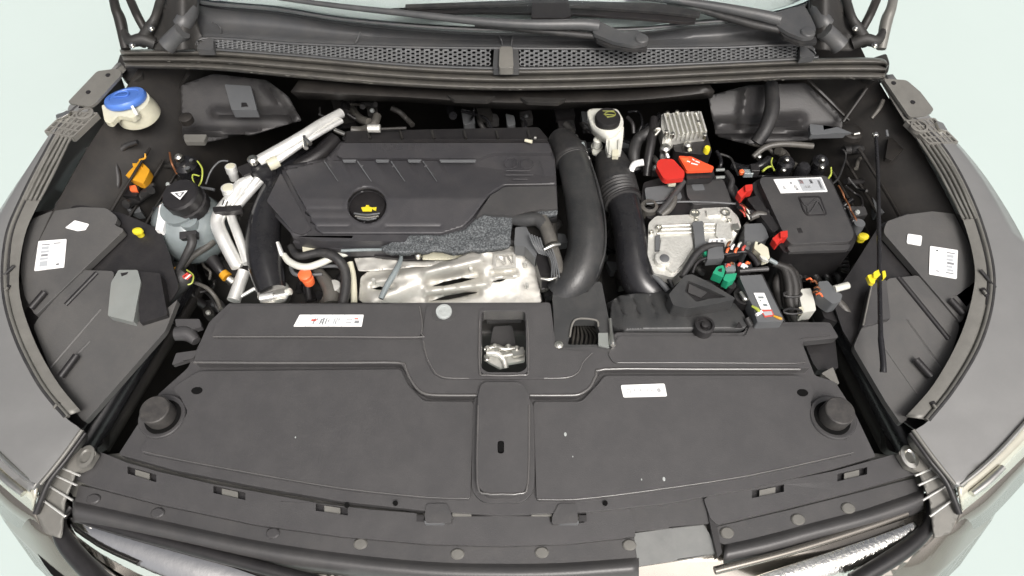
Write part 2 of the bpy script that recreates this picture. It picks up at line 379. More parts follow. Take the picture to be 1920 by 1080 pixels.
# hinge plates and lattices at the rear of the wings
for s, q in ((1, [(1656, 147), (1700, 150), (1726, 172), (1752, 206), (1738, 216), (1706, 220)]), (-1, [(182, 133), (222, 128), (229, 138), (180, 192), (168, 200), (126, 192)])):
    o = slab('hinge_plate', q, up(ZS, .004), .006, 'flange', car, r=6)
    for (hx, hy) in (((1676, 155), (1712, 191)) if s > 0 else ((202, 140), (165, 172))): lathe('plate_hole', P(hx, hy, up(ZS, .0052)), [(.0045, -.002), (.0045, 0)], 'black', o, n=12)
    q2 = [(1712, 222), (1742, 216), (1748, 226), (1722, 232)] if s > 0 else [(130, 196), (168, 202), (160, 212), (126, 206)]
    slab('plate_step', q2, up(ZS, .001), .01, 'paint', car, r=3)
def lattice(q, nu, nv):
    V, Fs = [], []
    def bar(u0, v0, u1, v1):
        a, b = Vector(bil(q, u0, v0, up(ZS, .002))), Vector(bil(q, u1, v1, up(ZS, .002))); d = (b - a).normalized(); s_ = Vector((-d.y, d.x, 0)) * .0017; i = len(V)
        V.extend([a - s_, a + s_, b + s_, b - s_] + [v + Vector((0, 0, -.012)) for v in (a - s_, a + s_, b + s_, b - s_)])
        Fs.extend([(i, i + 1, i + 2, i + 3), (i, i + 3, i + 7, i + 4), (i + 1, i + 5, i + 6, i + 2), (i, i + 4, i + 5, i + 1), (i + 3, i + 2, i + 6, i + 7)])
    for i in range(nu + 1): bar(i / nu, 0, i / nu, 1)
    for j in range(nv + 1): bar(0, j / nv, 1, j / nv)
    return mk('lattice', V, Fs, 'lattice', car, 0, 0)
lattice([(1700, 226), (1752, 222), (1796, 266), (1742, 268)], 6, 4)
lattice([(182, 212), (124, 208), (84, 246), (136, 256)], 6, 4)
for s, c in ((1, (1724, 236)), (-1, (158, 212))):
    lathe('lattice_ring', P(*c, up(ZS, .004)), [(.016, -.008), (.016, 0), (.012, .001), (.012, -.004)], 'lattice', car, n=20)
for s, q in ((1, [(1755, 226), (1768, 230), (1778, 246), (1762, 242)]), (-1, [(104, 215), (132, 206), (128, 214), (106, 224)])): slab('trim_clip', q, up(ZS, .008), .01, 'steel', car, r=3)
# ---- bay tub: floor, side walls, firewall
def wpoly(name, pts, m, par=None, h=.01): return mk(name, pts, [tuple(range(len(pts)))], m, par, 0, 0, solid=h)
bx('bay_floor', (0, .45, .42), (1.5, 1.3, .02), 'dark', car)
for s in (1, -1):
    sheet('wing_wall', [[(s * .72, .07, .86), (s * .82, .2, .90), (s * .825, .4, .93), (s * .785, .6, .965), (s * .745, .74, .985), (s * .715, .86, 1.005), (s * .70, .99, 1.03)],
                        [(s * .70, .07, .75), (s * .77, .2, .78), (s * .75, .4, .80), (s * .70, .6, .82), (s * .65, .74, .84), (s * .62, .86, .86), (s * .60, .99, .88)],
                        [(s * .62, .07, .42), (s * .66, .2, .42), (s * .64, .4, .42), (s * .60, .6, .5), (s * .55, .74, .55), (s * .52, .86, .6), (s * .50, .99, .6)]], 'bay', car, .003, 5, 60, world=True)
# strut towers
for s in (1, -1):
    lathe('strut_tower', (s * .53, .60, .55), [(.15, 0), (.13, .15), (.11, .19), (.08, .20), (.075, .19), (.03, .19)], 'dark', car, n=40)
# firewall: lip, wall
sheet('firewall', [[(-.74, .93, 1.0), (-.4, .90, .995), (0, .87, .99), (.4, .90, .995), (.74, .93, 1.0)],
                   [(-.74, .94, .93), (-.4, .91, .925), (0, .90, .92), (.4, .91, .925), (.74, .94, .93)],
                   [(-.74, .97, .88), (-.4, .96, .86), (0, .95, .86), (.4, .96, .86), (.74, .97, .88)],
                   [(-.74, .98, .42), (-.4, .98, .42), (0, .98, .42), (.4, .98, .42), (.74, .98, .42)]], 'bay', car, .004, 8, 60, world=True)
sheet('firewall_lip', [[(560, 150, 1.0), (760, 160, .995), (945, 172, .99), (1180, 166, .995), (1330, 158, 1.)],
                       [(545, 172, .99), (760, 182, .985), (945, 192, .98), (1180, 188, .985), (1340, 172, .99)],
                       [(560, 186, .97), (760, 192, .965), (980, 206, .955), (1180, 196, .965), (1335, 184, .97)]], 'bay', car, .004, 8, 60)
for x0, x1, y0 in ((838, 930, 178), (975, 1062, 182)):
    slab('lip_pocket', [(x0, y0), (x1, y0 + 2), (x1 - 16, y0 + 11), (x0 + 14, y0 + 9)], .990, .008, 'dark', car, r=3)
# ---- scuttle end mouldings under the seal
def scut(name, pts, zf, m='liner', holes=()): return relief(name, pts, zf, m, car, 7, 6, holes, .004)
def zL(x, y): return .945 - .0006 * (y - 160) + ridge(x, y, (405, 212, 545, 214), 7, .012) + ridge(x, y, (340, 246, 520, 252), 5, .012) + ridge(x, y, (500, 160, 548, 226), 5, .008)
scut('scuttle_moulding', [(338, 160), (400, 138), (500, 150), (540, 180), (566, 226), (500, 244), (380, 268), (342, 262)], zL)
o = slab('moulding_plate', [(421, 158), (470, 161), (482, 206), (434, 206)], .965, .02, 'grey', car, r=3); 
slab('plate_slot', [(452, 192), (462, 192), (466, 200), (452, 201)], .9655, .002, 'black', o)
slab('moulding_plate', [(344, 252), (388, 252), (382, 266), (346, 266)], .95, .01, 'flange', car, r=3)
lathe('moulding_stud', P(352, 228, .945), [(.013, 0), (.013, .012), (.009, .014)], 'bay', car, n=16)
def zR(x, y): return .945 - .0006 * (y - 170) + ridge(x, y, (1345, 235, 1500, 225), 8, .014) + ridge(x, y, (1330, 250, 1560, 245), 6, .012) + ridge(x, y, (1400, 165, 1390, 235), 9, .010)
scut('scuttle_moulding', [(1328, 180), (1400, 160), (1510, 155), (1560, 200), (1605, 248), (1530, 262), (1400, 270), (1342, 256)], zR)
slab('moulding_plate', [(1518, 232), (1570, 238), (1600, 250), (1520, 252)], .95, .012, 'grey', car, r=3)
for a, b in (((1515, 150), (1592, 225)), ((1625, 165), (1580, 228)), ((272, 132), (300, 172)), ((352, 140), (338, 165))):
    tube('wall_bead', [(*a, .975, .0035), (*b, .93, .0035)], 'bay', car, 6)
# chassis rails beside the radiator panel
for a, b, s in (((352, 528), (150, 838), -1), ((1556, 575), (1706, 838), 1)):
    tube('chassis_rail', [(*a, .83, .018), (a[0] * .5 + b[0] * .5, a[1] * .5 + b[1] * .5, .825, .022), (*b, .80, .028)], 'hose', car, 14)
    tube('chassis_rail', [(a[0] + s * -24, a[1] + 10, .77, .012), (b[0] + s * -34, b[1], .76, .02)], 'bay', car, 10)
    slab('rail_end', [(b[0] - 42, b[1] - 62), (b[0] + 42, b[1] - 62), (b[0] + 46, b[1] - 6), (b[0], b[1] + 20), (b[0] - 46, b[1] + 4)], .80, .02, 'dark', car, r=12)
    lathe('rail_bolt', P(b[0] + s * 2, b[1] - 30, .82), [(.011, -.01), (.011, 0)], 'bay', car, n=12)
    for k in range(4):
        bx('rail_mark', P(b[0] - s * (18 + 10 * k), b[1] - 12 - 26 * k, .81), (.006, .02, .002), 'lattice', car, (0, 0, 30 * -s))
# ================================================================ cowl, windscreen
def seal_row(k):
    topl = [(224, 93), (380, 92), (560, 103), (760, 120), (945, 127), (1150, 124), (1350, 116), (1500, 110), (1640, 108), (1664, 118)]
    botl = [(236, 128), (400, 132), (560, 147), (760, 163), (945, 170), (1150, 166), (1350, 156), (1500, 149), (1640, 149), (1658, 147)]
    return [(a[0] * (1 - k) + b[0] * k, a[1] * (1 - k) + b[1] * k) for a, b in zip(topl, botl)]
def wave(k): return 1.035 - .018 * k + .011 * abs(math.sin(k * 3 * math.pi)) ** .8
seal = sheet('bonnet_seal', [[(x, y, wave(k / 30)) for x, y in seal_row(k / 30)] for k in range(31)], 'rubber2', None, .004, 6, 40)
tag(seal, 'long black ribbed rubber seal running along the cowl edge', 'rubber seal')
fv, ff = [], []
for i in range(110):
    t = random.choice((random.uniform(.05, .3), random.uniform(.35, .75), random.uniform(.72, .98))); row = seal_row(random.choice((.93, .95, .97, .62)) + random.uniform(-.02, .02)); j = min(int(t * 9), 8); k = t * 9 - j
    x = row[j][0] * (1 - k) + row[j + 1][0] * k; y = row[j][1] * (1 - k) + row[j + 1][1] * k; a, b = random.uniform(1, 5), random.uniform(.3, .9); n_ = len(fv)
    fv += [P(x - a, y, 1.032), P(x, y - b, 1.033), P(x + a, y, 1.032), P(x, y + b, 1.031)]; ff.append((n_, n_ + 1, n_ + 2, n_ + 3))
mk('dried_residue', fv, ff, 'lattice', seal, 0, 0)['kind'] = 'stuff'
# cowl grille
cg = T('cowl_grille', 'black honeycomb air intake grille below the windscreen', 'grille', 945, 110, 1.03)
GT = [(372, 84), (392, 71), (560, 82), (760, 88), (945, 90), (1150, 91), (1350, 89), (1495, 84), (1530, 100)]
GB = [(365, 92), (395, 92), (560, 104), (760, 121), (945, 128), (1150, 125), (1350, 117), (1495, 110), (1535, 107)]
def lin(A, x, k=1):
    for a, b in zip(A, A[1:]):
        if x <= b[0]: return a[1] + (b[1] - a[1]) * max(0, (x - a[0])) / (b[0] - a[0])
    return A[-1][1]
def gz_(v): return 1.045 + .012 * (1 - v)
def hexgrid(x0, x1):
    V, Fs = [], []; pitch = 8.8
    ncol = int((x1 - x0) / pitch)
    for c in range(ncol):
        for r_ in range(4):
            cx = x0 + (c + .5) * pitch; vv = (r_ + .5 + (.5 if c % 2 else 0)) / 4.5
            A, B = lin(GT, cx), lin(GB, cx); cy = A + (B - A) * vv
            hh = (B - A) / 4.5 * .577; i = len(V)
            for k_, rr, dz in ((0, 1.0, 0), (1, .70, -.0004), (2, .69, -.0025)):
                for a in range(6):
                    an = math.pi / 3 * a; q = P(cx + math.cos(an) * pitch * .667 * rr, cy + math.sin(an) * hh * rr, gz_(vv)); q.z += dz; V.append(q)
            for a in range(6):
                b = (a + 1) % 6; Fs.append((i + a, i + b, i + 6 + b, i + 6 + a)); Fs.append((i + 6 + a, i + 6 + b, i + 12 + b, i + 12 + a))
    return mk('honeycomb', V, Fs, 'mesh', cg, 0, 0)
h1 = hexgrid(400, 920); h1['kind'] = 'stuff'
h2 = hexgrid(975, 1500); h2['kind'] = 'stuff'
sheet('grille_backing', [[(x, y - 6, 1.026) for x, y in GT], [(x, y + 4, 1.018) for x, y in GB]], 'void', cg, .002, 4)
sheet('grille_edge', [[(x, y - 3, 1.059) for x, y in GT], [(x, y + 1, 1.058) for x, y in GT]], 'cowl', cg, .004, 6)
sheet('grille_edge', [[(x, y - 3, 1.047) for x, y in GB], [(x, y + 1, 1.046) for x, y in GB]], 'cowl', cg, .004, 6)
slab('centre_rib', [(926, 92), (972, 92), (974, 128), (924, 128)], 1.056, .016, 'cowl', cg, r=3)
slab('centre_rib', [(937, 87), (961, 87), (963, 127), (935, 127)], 1.066, .016, 'lattice', cg, r=5, bev=.003)
for q in ([(372, 84), (392, 70), (400, 72), (400, 92), (368, 92)], [(1500, 85), (1512, 88), (1530, 104), (1500, 108)]): slab('grille_end', q, 1.06, .014, 'cowl', cg, r=3)
# cowl panel behind the grille, up to the glass
CT = [(362, -30), (372, 2), (520, 18), (645, 38), (800, 52), (945, 58), (1180, 57), (1300, 45), (1420, 34), (1520, 5), (1530, -30)]
cx_ = [366, 384, 520, 645, 800, 945, 1180, 1300, 1420, 1500, 1528]
rows = []
for k in range(6):
    t = k / 5
    rows.append([(x * (1 - t) + c[0] * t, (lin(GT, x) - 1) * (1 - t) + c[1] * t, 1.055 - .022 * math.sin(t * math.pi) + .035 * t) for x, c in zip(cx_, CT)])
cwl = sheet('cowl_panel', rows, 'cowl', car, .004, 5, 60)
for q in (((397, 42), (412, 50), (415, 62)), ((676, 60), (668, 78), (664, 84)), ((932, 62), (940, 75), (942, 88)), ((962, 62), (960, 75), (958, 88))):
    tube('cowl_crease', [(*q[0], 1.072, .0015), (*q[1], 1.058, .0015), (*q[2], 1.052, .0015)], 'cowl', cwl, 6)
for s in (-1, 1):
    def X(x): return x if s < 0 else 1888 - x
    slab('cowl_end', [(X(a), b) for a, b in ((226, 100), (262, 112), (268, 140), (252, 152), (236, 150), (222, 134), (220, 118))], .99, .02, 'dark', car, r=5)
# windscreen sloping up and back (its lower edge follows the cowl)
wr = []
for k in range(5):
    wr.append([(P(c[0], c[1] + 3, 1.088 + 0).x * (1 - .02 * k), P(c[0], c[1] + 3, 1.088).y + .20 * k, 1.088 + .13 * k) for c in CT])
ws = sheet('windscreen', wr, 'glass', car, .004, 5, 60, world=True)
fr_ = [[(x, y, z - .006) for x, y, z in wr[0]], [(x, y + .012, z + .008 - .006) for x, y, z in wr[0]]]
sheet('glass_border', fr_, 'frit', car, .001, 5, 60, world=True)
sheet('reflection_sheet', [[(x, y + .045, z - .022) for x, y, z in r_] for r_ in wr[0:5]], 'reflection', car, .004, 5, 60, world=True)  # added pale sheet under the glass, stands in for its bright reflections
# side pillars and bonnet hinges
for s in (-1, 1):
    def X(x): return x if s < 0 else 1888 - x
    q = [(X(330), -40), (X(372), -40), (X(368), 30), (X(385), 92), (X(290), 96), (X(262), 70), (X(300), 30)]
    o = relief('pillar_base', q, lambda x, y: 1.045 + .0006 * (90 - y) + .02 * math.exp(-((x - X(340)) / 22) ** 2), 'dark', car, 9, 8)
    tube('drain_duct', [(X(350), -30, 1.10, .016), (X(356), 12, 1.09, .017), (X(346), 40, 1.085, .017), (X(336), 50, 1.08, .015)], 'cowl', car, 14)
    tube('drain_duct', [(X(342), 58, 1.085, .016), (X(326), 74, 1.07, .017), (X(312), 88, 1.06, .017)], 'cowl', car, 14)
    hg = bpy.data.objects.new('bonnet_hinge', None); COL.objects.link(hg); hg.parent = car; hg.location = P(X(280), 90, 1.05) - off(car); hg.empty_display_size = .02
    tube('hinge_arm', [(X(206), -40, 1.10, .008), (X(216), 12, 1.09, .009), (X(226), 40, 1.075, .011), (X(236), 92, 1.045, .009)], 'flange' if s > 0 else 'bay', hg, 10)
    tube('hinge_arm', [(X(236), -20, 1.10, .008), (X(256), 26, 1.09, .008), (X(272), 56, 1.07, .008), (X(288), 84, 1.05, .009)], 'bay', hg, 10)
    tube('hinge_arm', [(X(308), -20, 1.10, .010), (X(292), 30, 1.09, .008), (X(280), 52, 1.075, .010), (X(262), 82, 1.05, .012)], 'dark', hg, 10)
    tube('hinge_arm', [(X(228), 50, 1.07, .005), (X(243), 76, 1.06, .010), (X(268), 74, 1.06, .012), (X(290), 82, 1.05, .012)], 'dark', hg, 10)
    bolt('hinge_bolt', X(282), 50, 1.09, .004, .006, 'steel', hg)
    bolt('hinge_bolt', X(246), 82, 1.07, .004, .006, 'steel', hg)
# wipers
def wiper(label, hub, arm, blade, foot, under, zz=1.10):
    t = T('wiper', label, 'wiper', *hub, zz, 'windscreen wipers')
    tube('wiper_arm', arm, 'cowl', t, 10)
    tube('wiper_blade', blade, 'rubber', t, 8)
    slab('arm_foot', foot, zz + .004, .007, 'cowl', t, r=5, bev=.003, seg=3)
    slab('foot_underside', under, zz - .004, .006, 'rubber', t, r=3)
    lathe('pivot_cap', P(*hub, zz + .0055), [(.0125, -.01), (.0125, 0), (.011, .002), (.004, .003)], 'cowl', t, n=24)
    return t
w1 = wiper('windscreen wiper whose pivot cap sits above the middle of the honeycomb grille', (1203, 72),
           [(1122, 50, 1.105, .0125), (1090, 46, 1.108, .0105), (1000, 46, 1.11, .009), (900, 40, 1.11, .0075), (760, 25, 1.11, .006), (640, 12, 1.11, .005), (520, -4, 1.11, .004)],
           [(1118, 68, 1.092, .0062), (1060, 63, 1.094, .006), (980, 55, 1.096, .005), (890, 47, 1.10, .003)],
           [(1108, 37), (1130, 42), (1166, 60), (1196, 57), (1214, 68), (1210, 82), (1190, 86), (1150, 78), (1112, 62)],
           [(1116, 66), (1150, 80), (1190, 86), (1212, 84), (1214, 94), (1180, 93), (1140, 86), (1118, 76)])
w2 = wiper('windscreen wiper whose pivot cap sits beside the right end of the honeycomb grille', (1514, 60),
           [(1462, 38, 1.105, .0125), (1420, 28, 1.108, .011), (1340, 12, 1.11, .0085), (1270, 2, 1.11, .007), (1180, -8, 1.11, .006)],
           [(1470, 58, 1.094, .006), (1420, 48, 1.096, .0075), (1360, 32, 1.098, .007), (1310, 18, 1.10, .006), (1250, 8, 1.10, .005)],
           [(1452, 24), (1484, 14), (1508, 10), (1520, 30), (1530, 52), (1528, 68), (1508, 72), (1480, 62), (1454, 46)],
           [(1456, 48), (1482, 64), (1510, 73), (1530, 68), (1532, 80), (1500, 82), (1470, 70)])
w3 = T('wiper_with_clip', 'long black wiper blade with a square centre clip across the top of the glass', 'wiper blade', 1000, 12, 1.11)
slab('rubber_strip', [(724, 16), (800, 12), (1000, 6), (1200, 16), (1306, 32), (1304, 41), (1284, 41), (1180, 32), (1060, 25), (900, 22), (780, 24)], 1.108, .006, 'black', w3, r=2)
slab('centre_clip', [(998, -6), (1064, -6), (1072, 28), (1060, 33), (996, 33)], 1.118, .014, 'black', w3, r=3)
slab('blade_cover', [(760, 8), (1000, -1), (1240, 6), (1314, 22), (1312, 30), (1240, 22), (1000, 6), (760, 14)], 1.115, .006, 'rubber', w3, r=2)
# bonnet, raised on its hinges above the frame
bn = []
for k in range(7):
    t = k / 6; yy = .90 - .40 * t; zz = 1.24 + .86 * t + .03 * math.sin(t * 3)
    bn.append([(x * (1 + .12 * math.sin(t * 2.4)), yy + .04 * (1 - (x / .72) ** 2), zz) for x in (-.72, -.5, -.25, 0, .25, .5, .72)])
bo = sheet('bonnet', bn, 'paint', car, .02, 4, 60, world=True)
for o_ in ():
    pass
# ================================================================ radiator top panel
R0 = pl(.873, .10)
rc = T('radiator_cover', 'wide dusty black plastic cover over the radiator with a central tongue and square latch opening', 'radiator cover', 942, 760, R0)
WIN = ([(903, 583), (985, 583), (988, 690), (976, 698), (914, 698), (902, 690)], 8)
BACK = [(376, 640), (392, 604), (430, 568), (1032, 567), (1042, 650), (1145, 652), (1152, 623), (1396, 624), (1402, 604), (1556, 604), (1573, 633), (1503, 640), (1520, 690)]
slab('base_panel', [(222, 852), (258, 796), (298, 738), (352, 690), (366, 660)] + BACK[:-1] + [(1528, 704), (1566, 716), (1602, 772), (1642, 856), (1560, 880), (1400, 917), (1250, 944), (1100, 960), (940, 966), (800, 958), (640, 940), (480, 912), (330, 882)],
     up(R0, -.004), .018, 'cover', rc, r=5, holes=[WIN], bev=.003)
# lower raised fields, left and right of the tongue
slab('raised_field', [(262, 848), (282, 812), (336, 802), (352, 772), (338, 744), (322, 728), (372, 696), (752, 692), (764, 720), (794, 752), (888, 753), (882, 936), (800, 934), (640, 917), (480, 890), (340, 864)], up(R0, .005), .0105, 'cover', rc, r=8, bev=.0014)
slab('raised_field', [(1000, 753), (1090, 753), (1120, 722), (1134, 704), (1500, 704), (1520, 716), (1526, 736), (1519, 760), (1536, 796), (1584, 822), (1603, 850), (1400, 894), (1200, 924), (1080, 938), (1006, 938)], up(R0, .005), .0105, 'cover', rc, r=8, bev=.0014)
# stepped plateau
slab('plateau', [(362, 680), (368, 660)] + BACK[:-1] + [(1522, 690), (1132, 691), (1122, 698), (1112, 720), (1084, 741), (992, 742), (895, 742), (800, 741), (774, 724), (764, 700), (750, 680)],
     up(R0, .014), .019, 'cover', rc, r=9, holes=[WIN], bev=.0045, seg=3)
slab('raised_block', [(396, 632), (404, 610), (436, 573), (786, 572), (792, 622), (784, 632)], up(R0, .020), .008, 'cover', rc, r=5, bev=.004, seg=3)
slab('centre_field', [(800, 572), (1028, 571), (1040, 654), (1112, 660), (1094, 678), (1084, 700), (1062, 710), (834, 710), (814, 702), (800, 676), (790, 640)], up(R0, .0185), .006, 'cover', rc, r=9, holes=[WIN], bev=.004, seg=3)
slab('raised_block', [(1160, 630), (1398, 630), (1406, 610), (1552, 610), (1560, 628), (1498, 634), (1512, 678), (1500, 682), (1150, 680), (1140, 664)], up(R0, .0175), .006, 'cover', rc, r=6, bev=.003, seg=3)
# tongue
slab('tongue_rim', [(892, 735), (984, 735), (1004, 765), (1002, 920), (982, 942), (904, 942), (884, 920), (886, 765)], up(R0, .004), .009, 'cover', rc, r=18, bev=.004, seg=3, holes=[([(933, 826), (945, 826), (945, 850), (933, 850)], 6)])
slab('tongue', [(902, 716), (980, 716), (994, 744), (991, 910), (974, 928), (912, 928), (894, 910), (896, 744)], up(R0, .0225), .018, 'cover', rc, r=16, bev=.0055, seg=4, holes=[([(933, 826), (945, 826), (945, 850), (933, 850)], 6)])
slab('tongue_back', [(928, 820), (952, 820), (952, 858), (928, 858)], up(R0, -.003), .0008, 'void', rc)
slab('tongue_hole', [(934, 828), (944, 828), (944, 848), (934, 848)], up(R0, .0228), .0004, 'void', rc, r=5, bev=0)
# glossy beads added to draw highlight lines along the moulding steps
def lip(pts, h, r=.0019): tube('highlight_bead', [(x, y, up(R0, h), r) for x, y in pts], 'gloss', rc, 8, sub=3)
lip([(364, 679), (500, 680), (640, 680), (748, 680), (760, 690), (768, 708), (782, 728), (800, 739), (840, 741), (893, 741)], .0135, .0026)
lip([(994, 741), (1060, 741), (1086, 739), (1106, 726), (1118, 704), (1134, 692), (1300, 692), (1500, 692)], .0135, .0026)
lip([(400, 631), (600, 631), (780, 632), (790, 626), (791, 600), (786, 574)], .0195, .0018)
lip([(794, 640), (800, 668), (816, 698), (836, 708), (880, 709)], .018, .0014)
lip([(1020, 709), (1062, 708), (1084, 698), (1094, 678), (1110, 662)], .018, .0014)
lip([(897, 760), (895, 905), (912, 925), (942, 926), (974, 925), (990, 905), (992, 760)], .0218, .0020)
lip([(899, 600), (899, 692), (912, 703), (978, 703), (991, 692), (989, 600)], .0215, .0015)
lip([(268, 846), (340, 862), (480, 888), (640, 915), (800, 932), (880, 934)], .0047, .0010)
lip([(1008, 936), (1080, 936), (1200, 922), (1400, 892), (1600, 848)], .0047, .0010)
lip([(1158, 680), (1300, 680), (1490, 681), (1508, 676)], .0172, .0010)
# latch opening rim
def ringslab(name, outer, inner, z, h, m, par, r=8, bev=.001): return slab(name, outer, z, h, m, par, r=r, holes=[(inner, r)], bev=bev)
ringslab('opening_rim', [(898, 579), (990, 579), (993, 693), (980, 704), (910, 704), (897, 693)], WIN[0], up(R0, .0215), .03, 'cover', rc, 8, .0015)
# small holes and clips
for px, py in ((369, 732), (1505, 736)):
    lathe('panel_hole', P(px, py, up(R0, .0056)), [(.009, -.003), (.009, 0)], 'void', rc, n=16, sy=.7)
for px, py in ((741, 943), (1135, 943), (650, 947)):
    lathe('panel_hole', P(px, py, up(R0, .0005)), [(.0038, -.003), (.0038, 0)], 'void', rc, n=12)
lathe('push_rivet', P(832, 583, up(R0, .0235)), [(.0135, -.005), (.0135, 0), (.0125, .0012), (.009, .0012), (.0085, .0002), (.0045, .0002), (.004, .0008)], 'rivet', rc, n=28)
slab('rivet_recess', [(812, 572), (852, 572), (856, 592), (846, 602), (818, 602), (810, 592)], up(R0, .0195), .003, 'cover2', rc, r=6)
for px, py in ((306, 782), (1560, 784)):
    s = -1 if px < 900 else 1
    lathe('stop_recess', P(px, py, up(R0, .0005)), [(.037, -.008), (.0365, .0050), (.035, .0066), (.032, .0066), (.030, .0058), (.029, .0056)], 'cover', rc, n=40)
    lathe('stop_gap', P(px, py, up(R0, .0060)), [(.0288, -.001), (.0288, .0006)], 'void', rc, n=32)
    lathe('rubber_stop', P(px, py, up(R0, .0)), [(.0235, 0), (.0232, .026), (.0226, .032), (.021, .0335), (.004, .0337)], 'stop', rc, n=32)
# the left locating tabs
slab('side_tab', [(328, 598), (374, 598), (378, 612), (360, 618), (330, 612)], up(R0, .008), .012, 'cover', rc, r=3)
tube('side_tab', [(330, 626, up(R0, 0), .012), (352, 626, up(R0, 0), .013), (368, 640, up(R0, 0), .008)], 'cover', rc, 12)
slab('side_tab', [(330, 662), (372, 656), (362, 672), (322, 684)], up(R0, .004), .01, 'cover', rc, r=3)
slab('side_notch', [(1508, 642), (1566, 636), (1572, 690), (1534, 694), (1524, 680)], up(R0, -.028), .02, 'black', rc, r=3)
slab('side_tab', [(1540, 700), (1562, 688), (1574, 720), (1562, 716)], up(R0, -.01), .01, 'flange', rc, r=3)
# dust chips and rubbed spots on the big panel
for px, py, r_ in ((1060, 814, .0026), (1245, 898, .0026), (554, 820, .0012), (1074, 856, .001), (1203, 899, .0012)):
    lathe('paint_chip', P(px, py, up(R0, .0052)), [(r_, -.001), (r_ * .8, .0002)], 'rivet', rc, n=7, sy=1.5)
# printed strips
st1 = sticker('warning_strip', [(562, 590), (682, 590), (678, 612), (550, 612)], up(R0, .0202), 'white', rc,
    [(.17, 0, .18, 1, 'inkl'), (.70, 0, .71, 1, 'inkl'), (.51, 0, .517, 1, 'inkl'), (.22, .38, .30, .55, 'inkr'), (.26, .3, .28, .8, 'inkg'), (.36, .35, .38, .8, 'inkg'), (.40, .25, .42, .85, 'inkg'), (.48, .4, .495, .6, 'ink'),
     (.04, .3, .055, .8, 'inkl'), (.30, .3, .32, .45, 'inkg'), (.44, .3, .46, .8, 'inkg'), (.56, .3, .58, .8, 'inkl'), (.60, .3, .61, .8, 'inkg'), (.63, .3, .65, .5, 'inkl'), (.75, .35, .84, .42, 'inkg'), (.75, .6, .84, .68, 'inkg'), (.87, .3, .93, .4, 'inkr'), (.88, .5, .95, .75, 'inkg')],
    [('O', .07, .3, .13, .8, 'inkl'), ('W', .57, .25, .66, .8, 'inkl'), ('A', .36, .25, .42, .85, 'inkg')], r=1.5)
st2 = sticker('number_strip', [(1164, 722), (1246, 719), (1251, 743), (1169, 745)], up(R0, .0052), 'white', rc, [], [('R134a 0.45 kg', .28, .36, .72, .66, 'inkg'), ('O', .10, .34, .20, .7, 'inkg'), ('O', .80, .34, .88, .68, 'inkg'), ('n', .82, .44, .86, .6, 'ink')], r=3)
# ---- the latch seen through the opening
lt = T('bonnet_latch', 'greasy metal bonnet latch seen through the opening in the radiator cover', 'latch', 944, 660, .84)
slab('latch_plate', [(906, 668), (925, 652), (985, 656), (984, 676), (950, 682), (938, 690), (915, 678)], .842, .008, 'cast', lt, r=3)
tube('latch_lever', [(908, 655, .85, .004), (930, 650, .852, .005), (945, 655, .852, .005), (970, 652, .85, .004)], 'steel', lt, 8)
tube('latch_lever', [(912, 662, .85, .005), (930, 662, .85, .006), (944, 674, .845, .006), (948, 690, .84, .006)], 'cast', lt, 8)
slab('latch_pawl', [(958, 652), (982, 650), (983, 664), (962, 668)], .853, .006, 'steel', lt, r=2)
for px, py in ((914, 651), (928, 647), (953, 648), (969, 651), (931, 656), (912, 670)): bolt('latch_rivet', px, py, .857, .004, .006, 'steel', lt)
tube('latch_spring', [(916, 664, .848, .003), (940, 668, .85, .003), (970, 662, .85, .003)], 'cast', lt, 8)
hk = T('latch_bracket', 'black upright bracket plate behind the latch in the opening', 'bracket', 944, 620, .85)
slab('bracket_plate', [(925, 612), (960, 610), (968, 650), (918, 652)], .838, .006, 'cover', hk, r=5)
slab('bracket_rail', [(914, 590), (976, 588), (978, 600), (912, 602)], .848, .01, 'cover2', hk, r=2)
emboss('bracket_lettering', 'FULL', [(920, 590), (974, 589), (974, 598), (920, 599)], .848, .0008, 'grey', hk)
# ================================================================ strips in front of the cover
Z1, Z2, Z3 = pl(.860, .1), pl(.850, .1), pl(.842, .1)
bs = T('bumper_bracket', 'grey front carrier panel under the strips, its pale painted middle left bare right of centre', 'carrier panel', 942, 970, Z2)
relief('carrier', [(150, 858), (222, 850), (480, 905), (800, 955), (940, 962), (1100, 956), (1400, 912), (1642, 850), (1716, 862), (1760, 905), (1700, 945), (1500, 1006), (1350, 1040), (1190, 1064), (940, 1078), (600, 1062), (300, 1000), (150, 950), (120, 905)],
       lambda x, y: (.8435 - .003 * math.exp(-((y - 1000) / 40) ** 2), .1, 0), 'flange', bs, 12)
slab('bare_panel', [(1188, 1000), (1318, 982), (1330, 1000), (1344, 1038), (1196, 1062)], up(Z2, .0012), .004, 'barep', bs, r=3)
slab('bare_panel', [(1150, 925), (1330, 905), (1330, 982), (1180, 998)], up(Z2, .0065), .012, 'cover2', bs, r=3)
ls = T('grille_top_strip', 'long black slotted plastic strip along the left and middle of the front edge', 'front strip', 640, 970, Z1, 'slotted front strips')
LB = [(150, 868), (160, 852), (185, 846), (240, 868), (300, 885), (400, 908), (480, 922), (600, 944), (700, 956), (780, 962), (790, 978), (842, 980), (846, 968), (1030, 968), (1032, 980), (1096, 980), (1100, 960), (1172, 950), (1184, 956)]
LF = [(1192, 1006), (1060, 1020), (940, 1024), (800, 1020), (640, 1006), (480, 984), (300, 946), (170, 912), (142, 900)]
def slotq(px, py, dx, sl):
    return ([(px - dx, py - 7 - sl * dx), (px + dx, py - 7 + sl * dx), (px + dx, py + 7 + sl * dx), (px - dx, py + 7 - sl * dx)], 1)
SL = [(266, 889, 27, .30), (430, 924, 30, .22), (622, 955, 30, .15)]
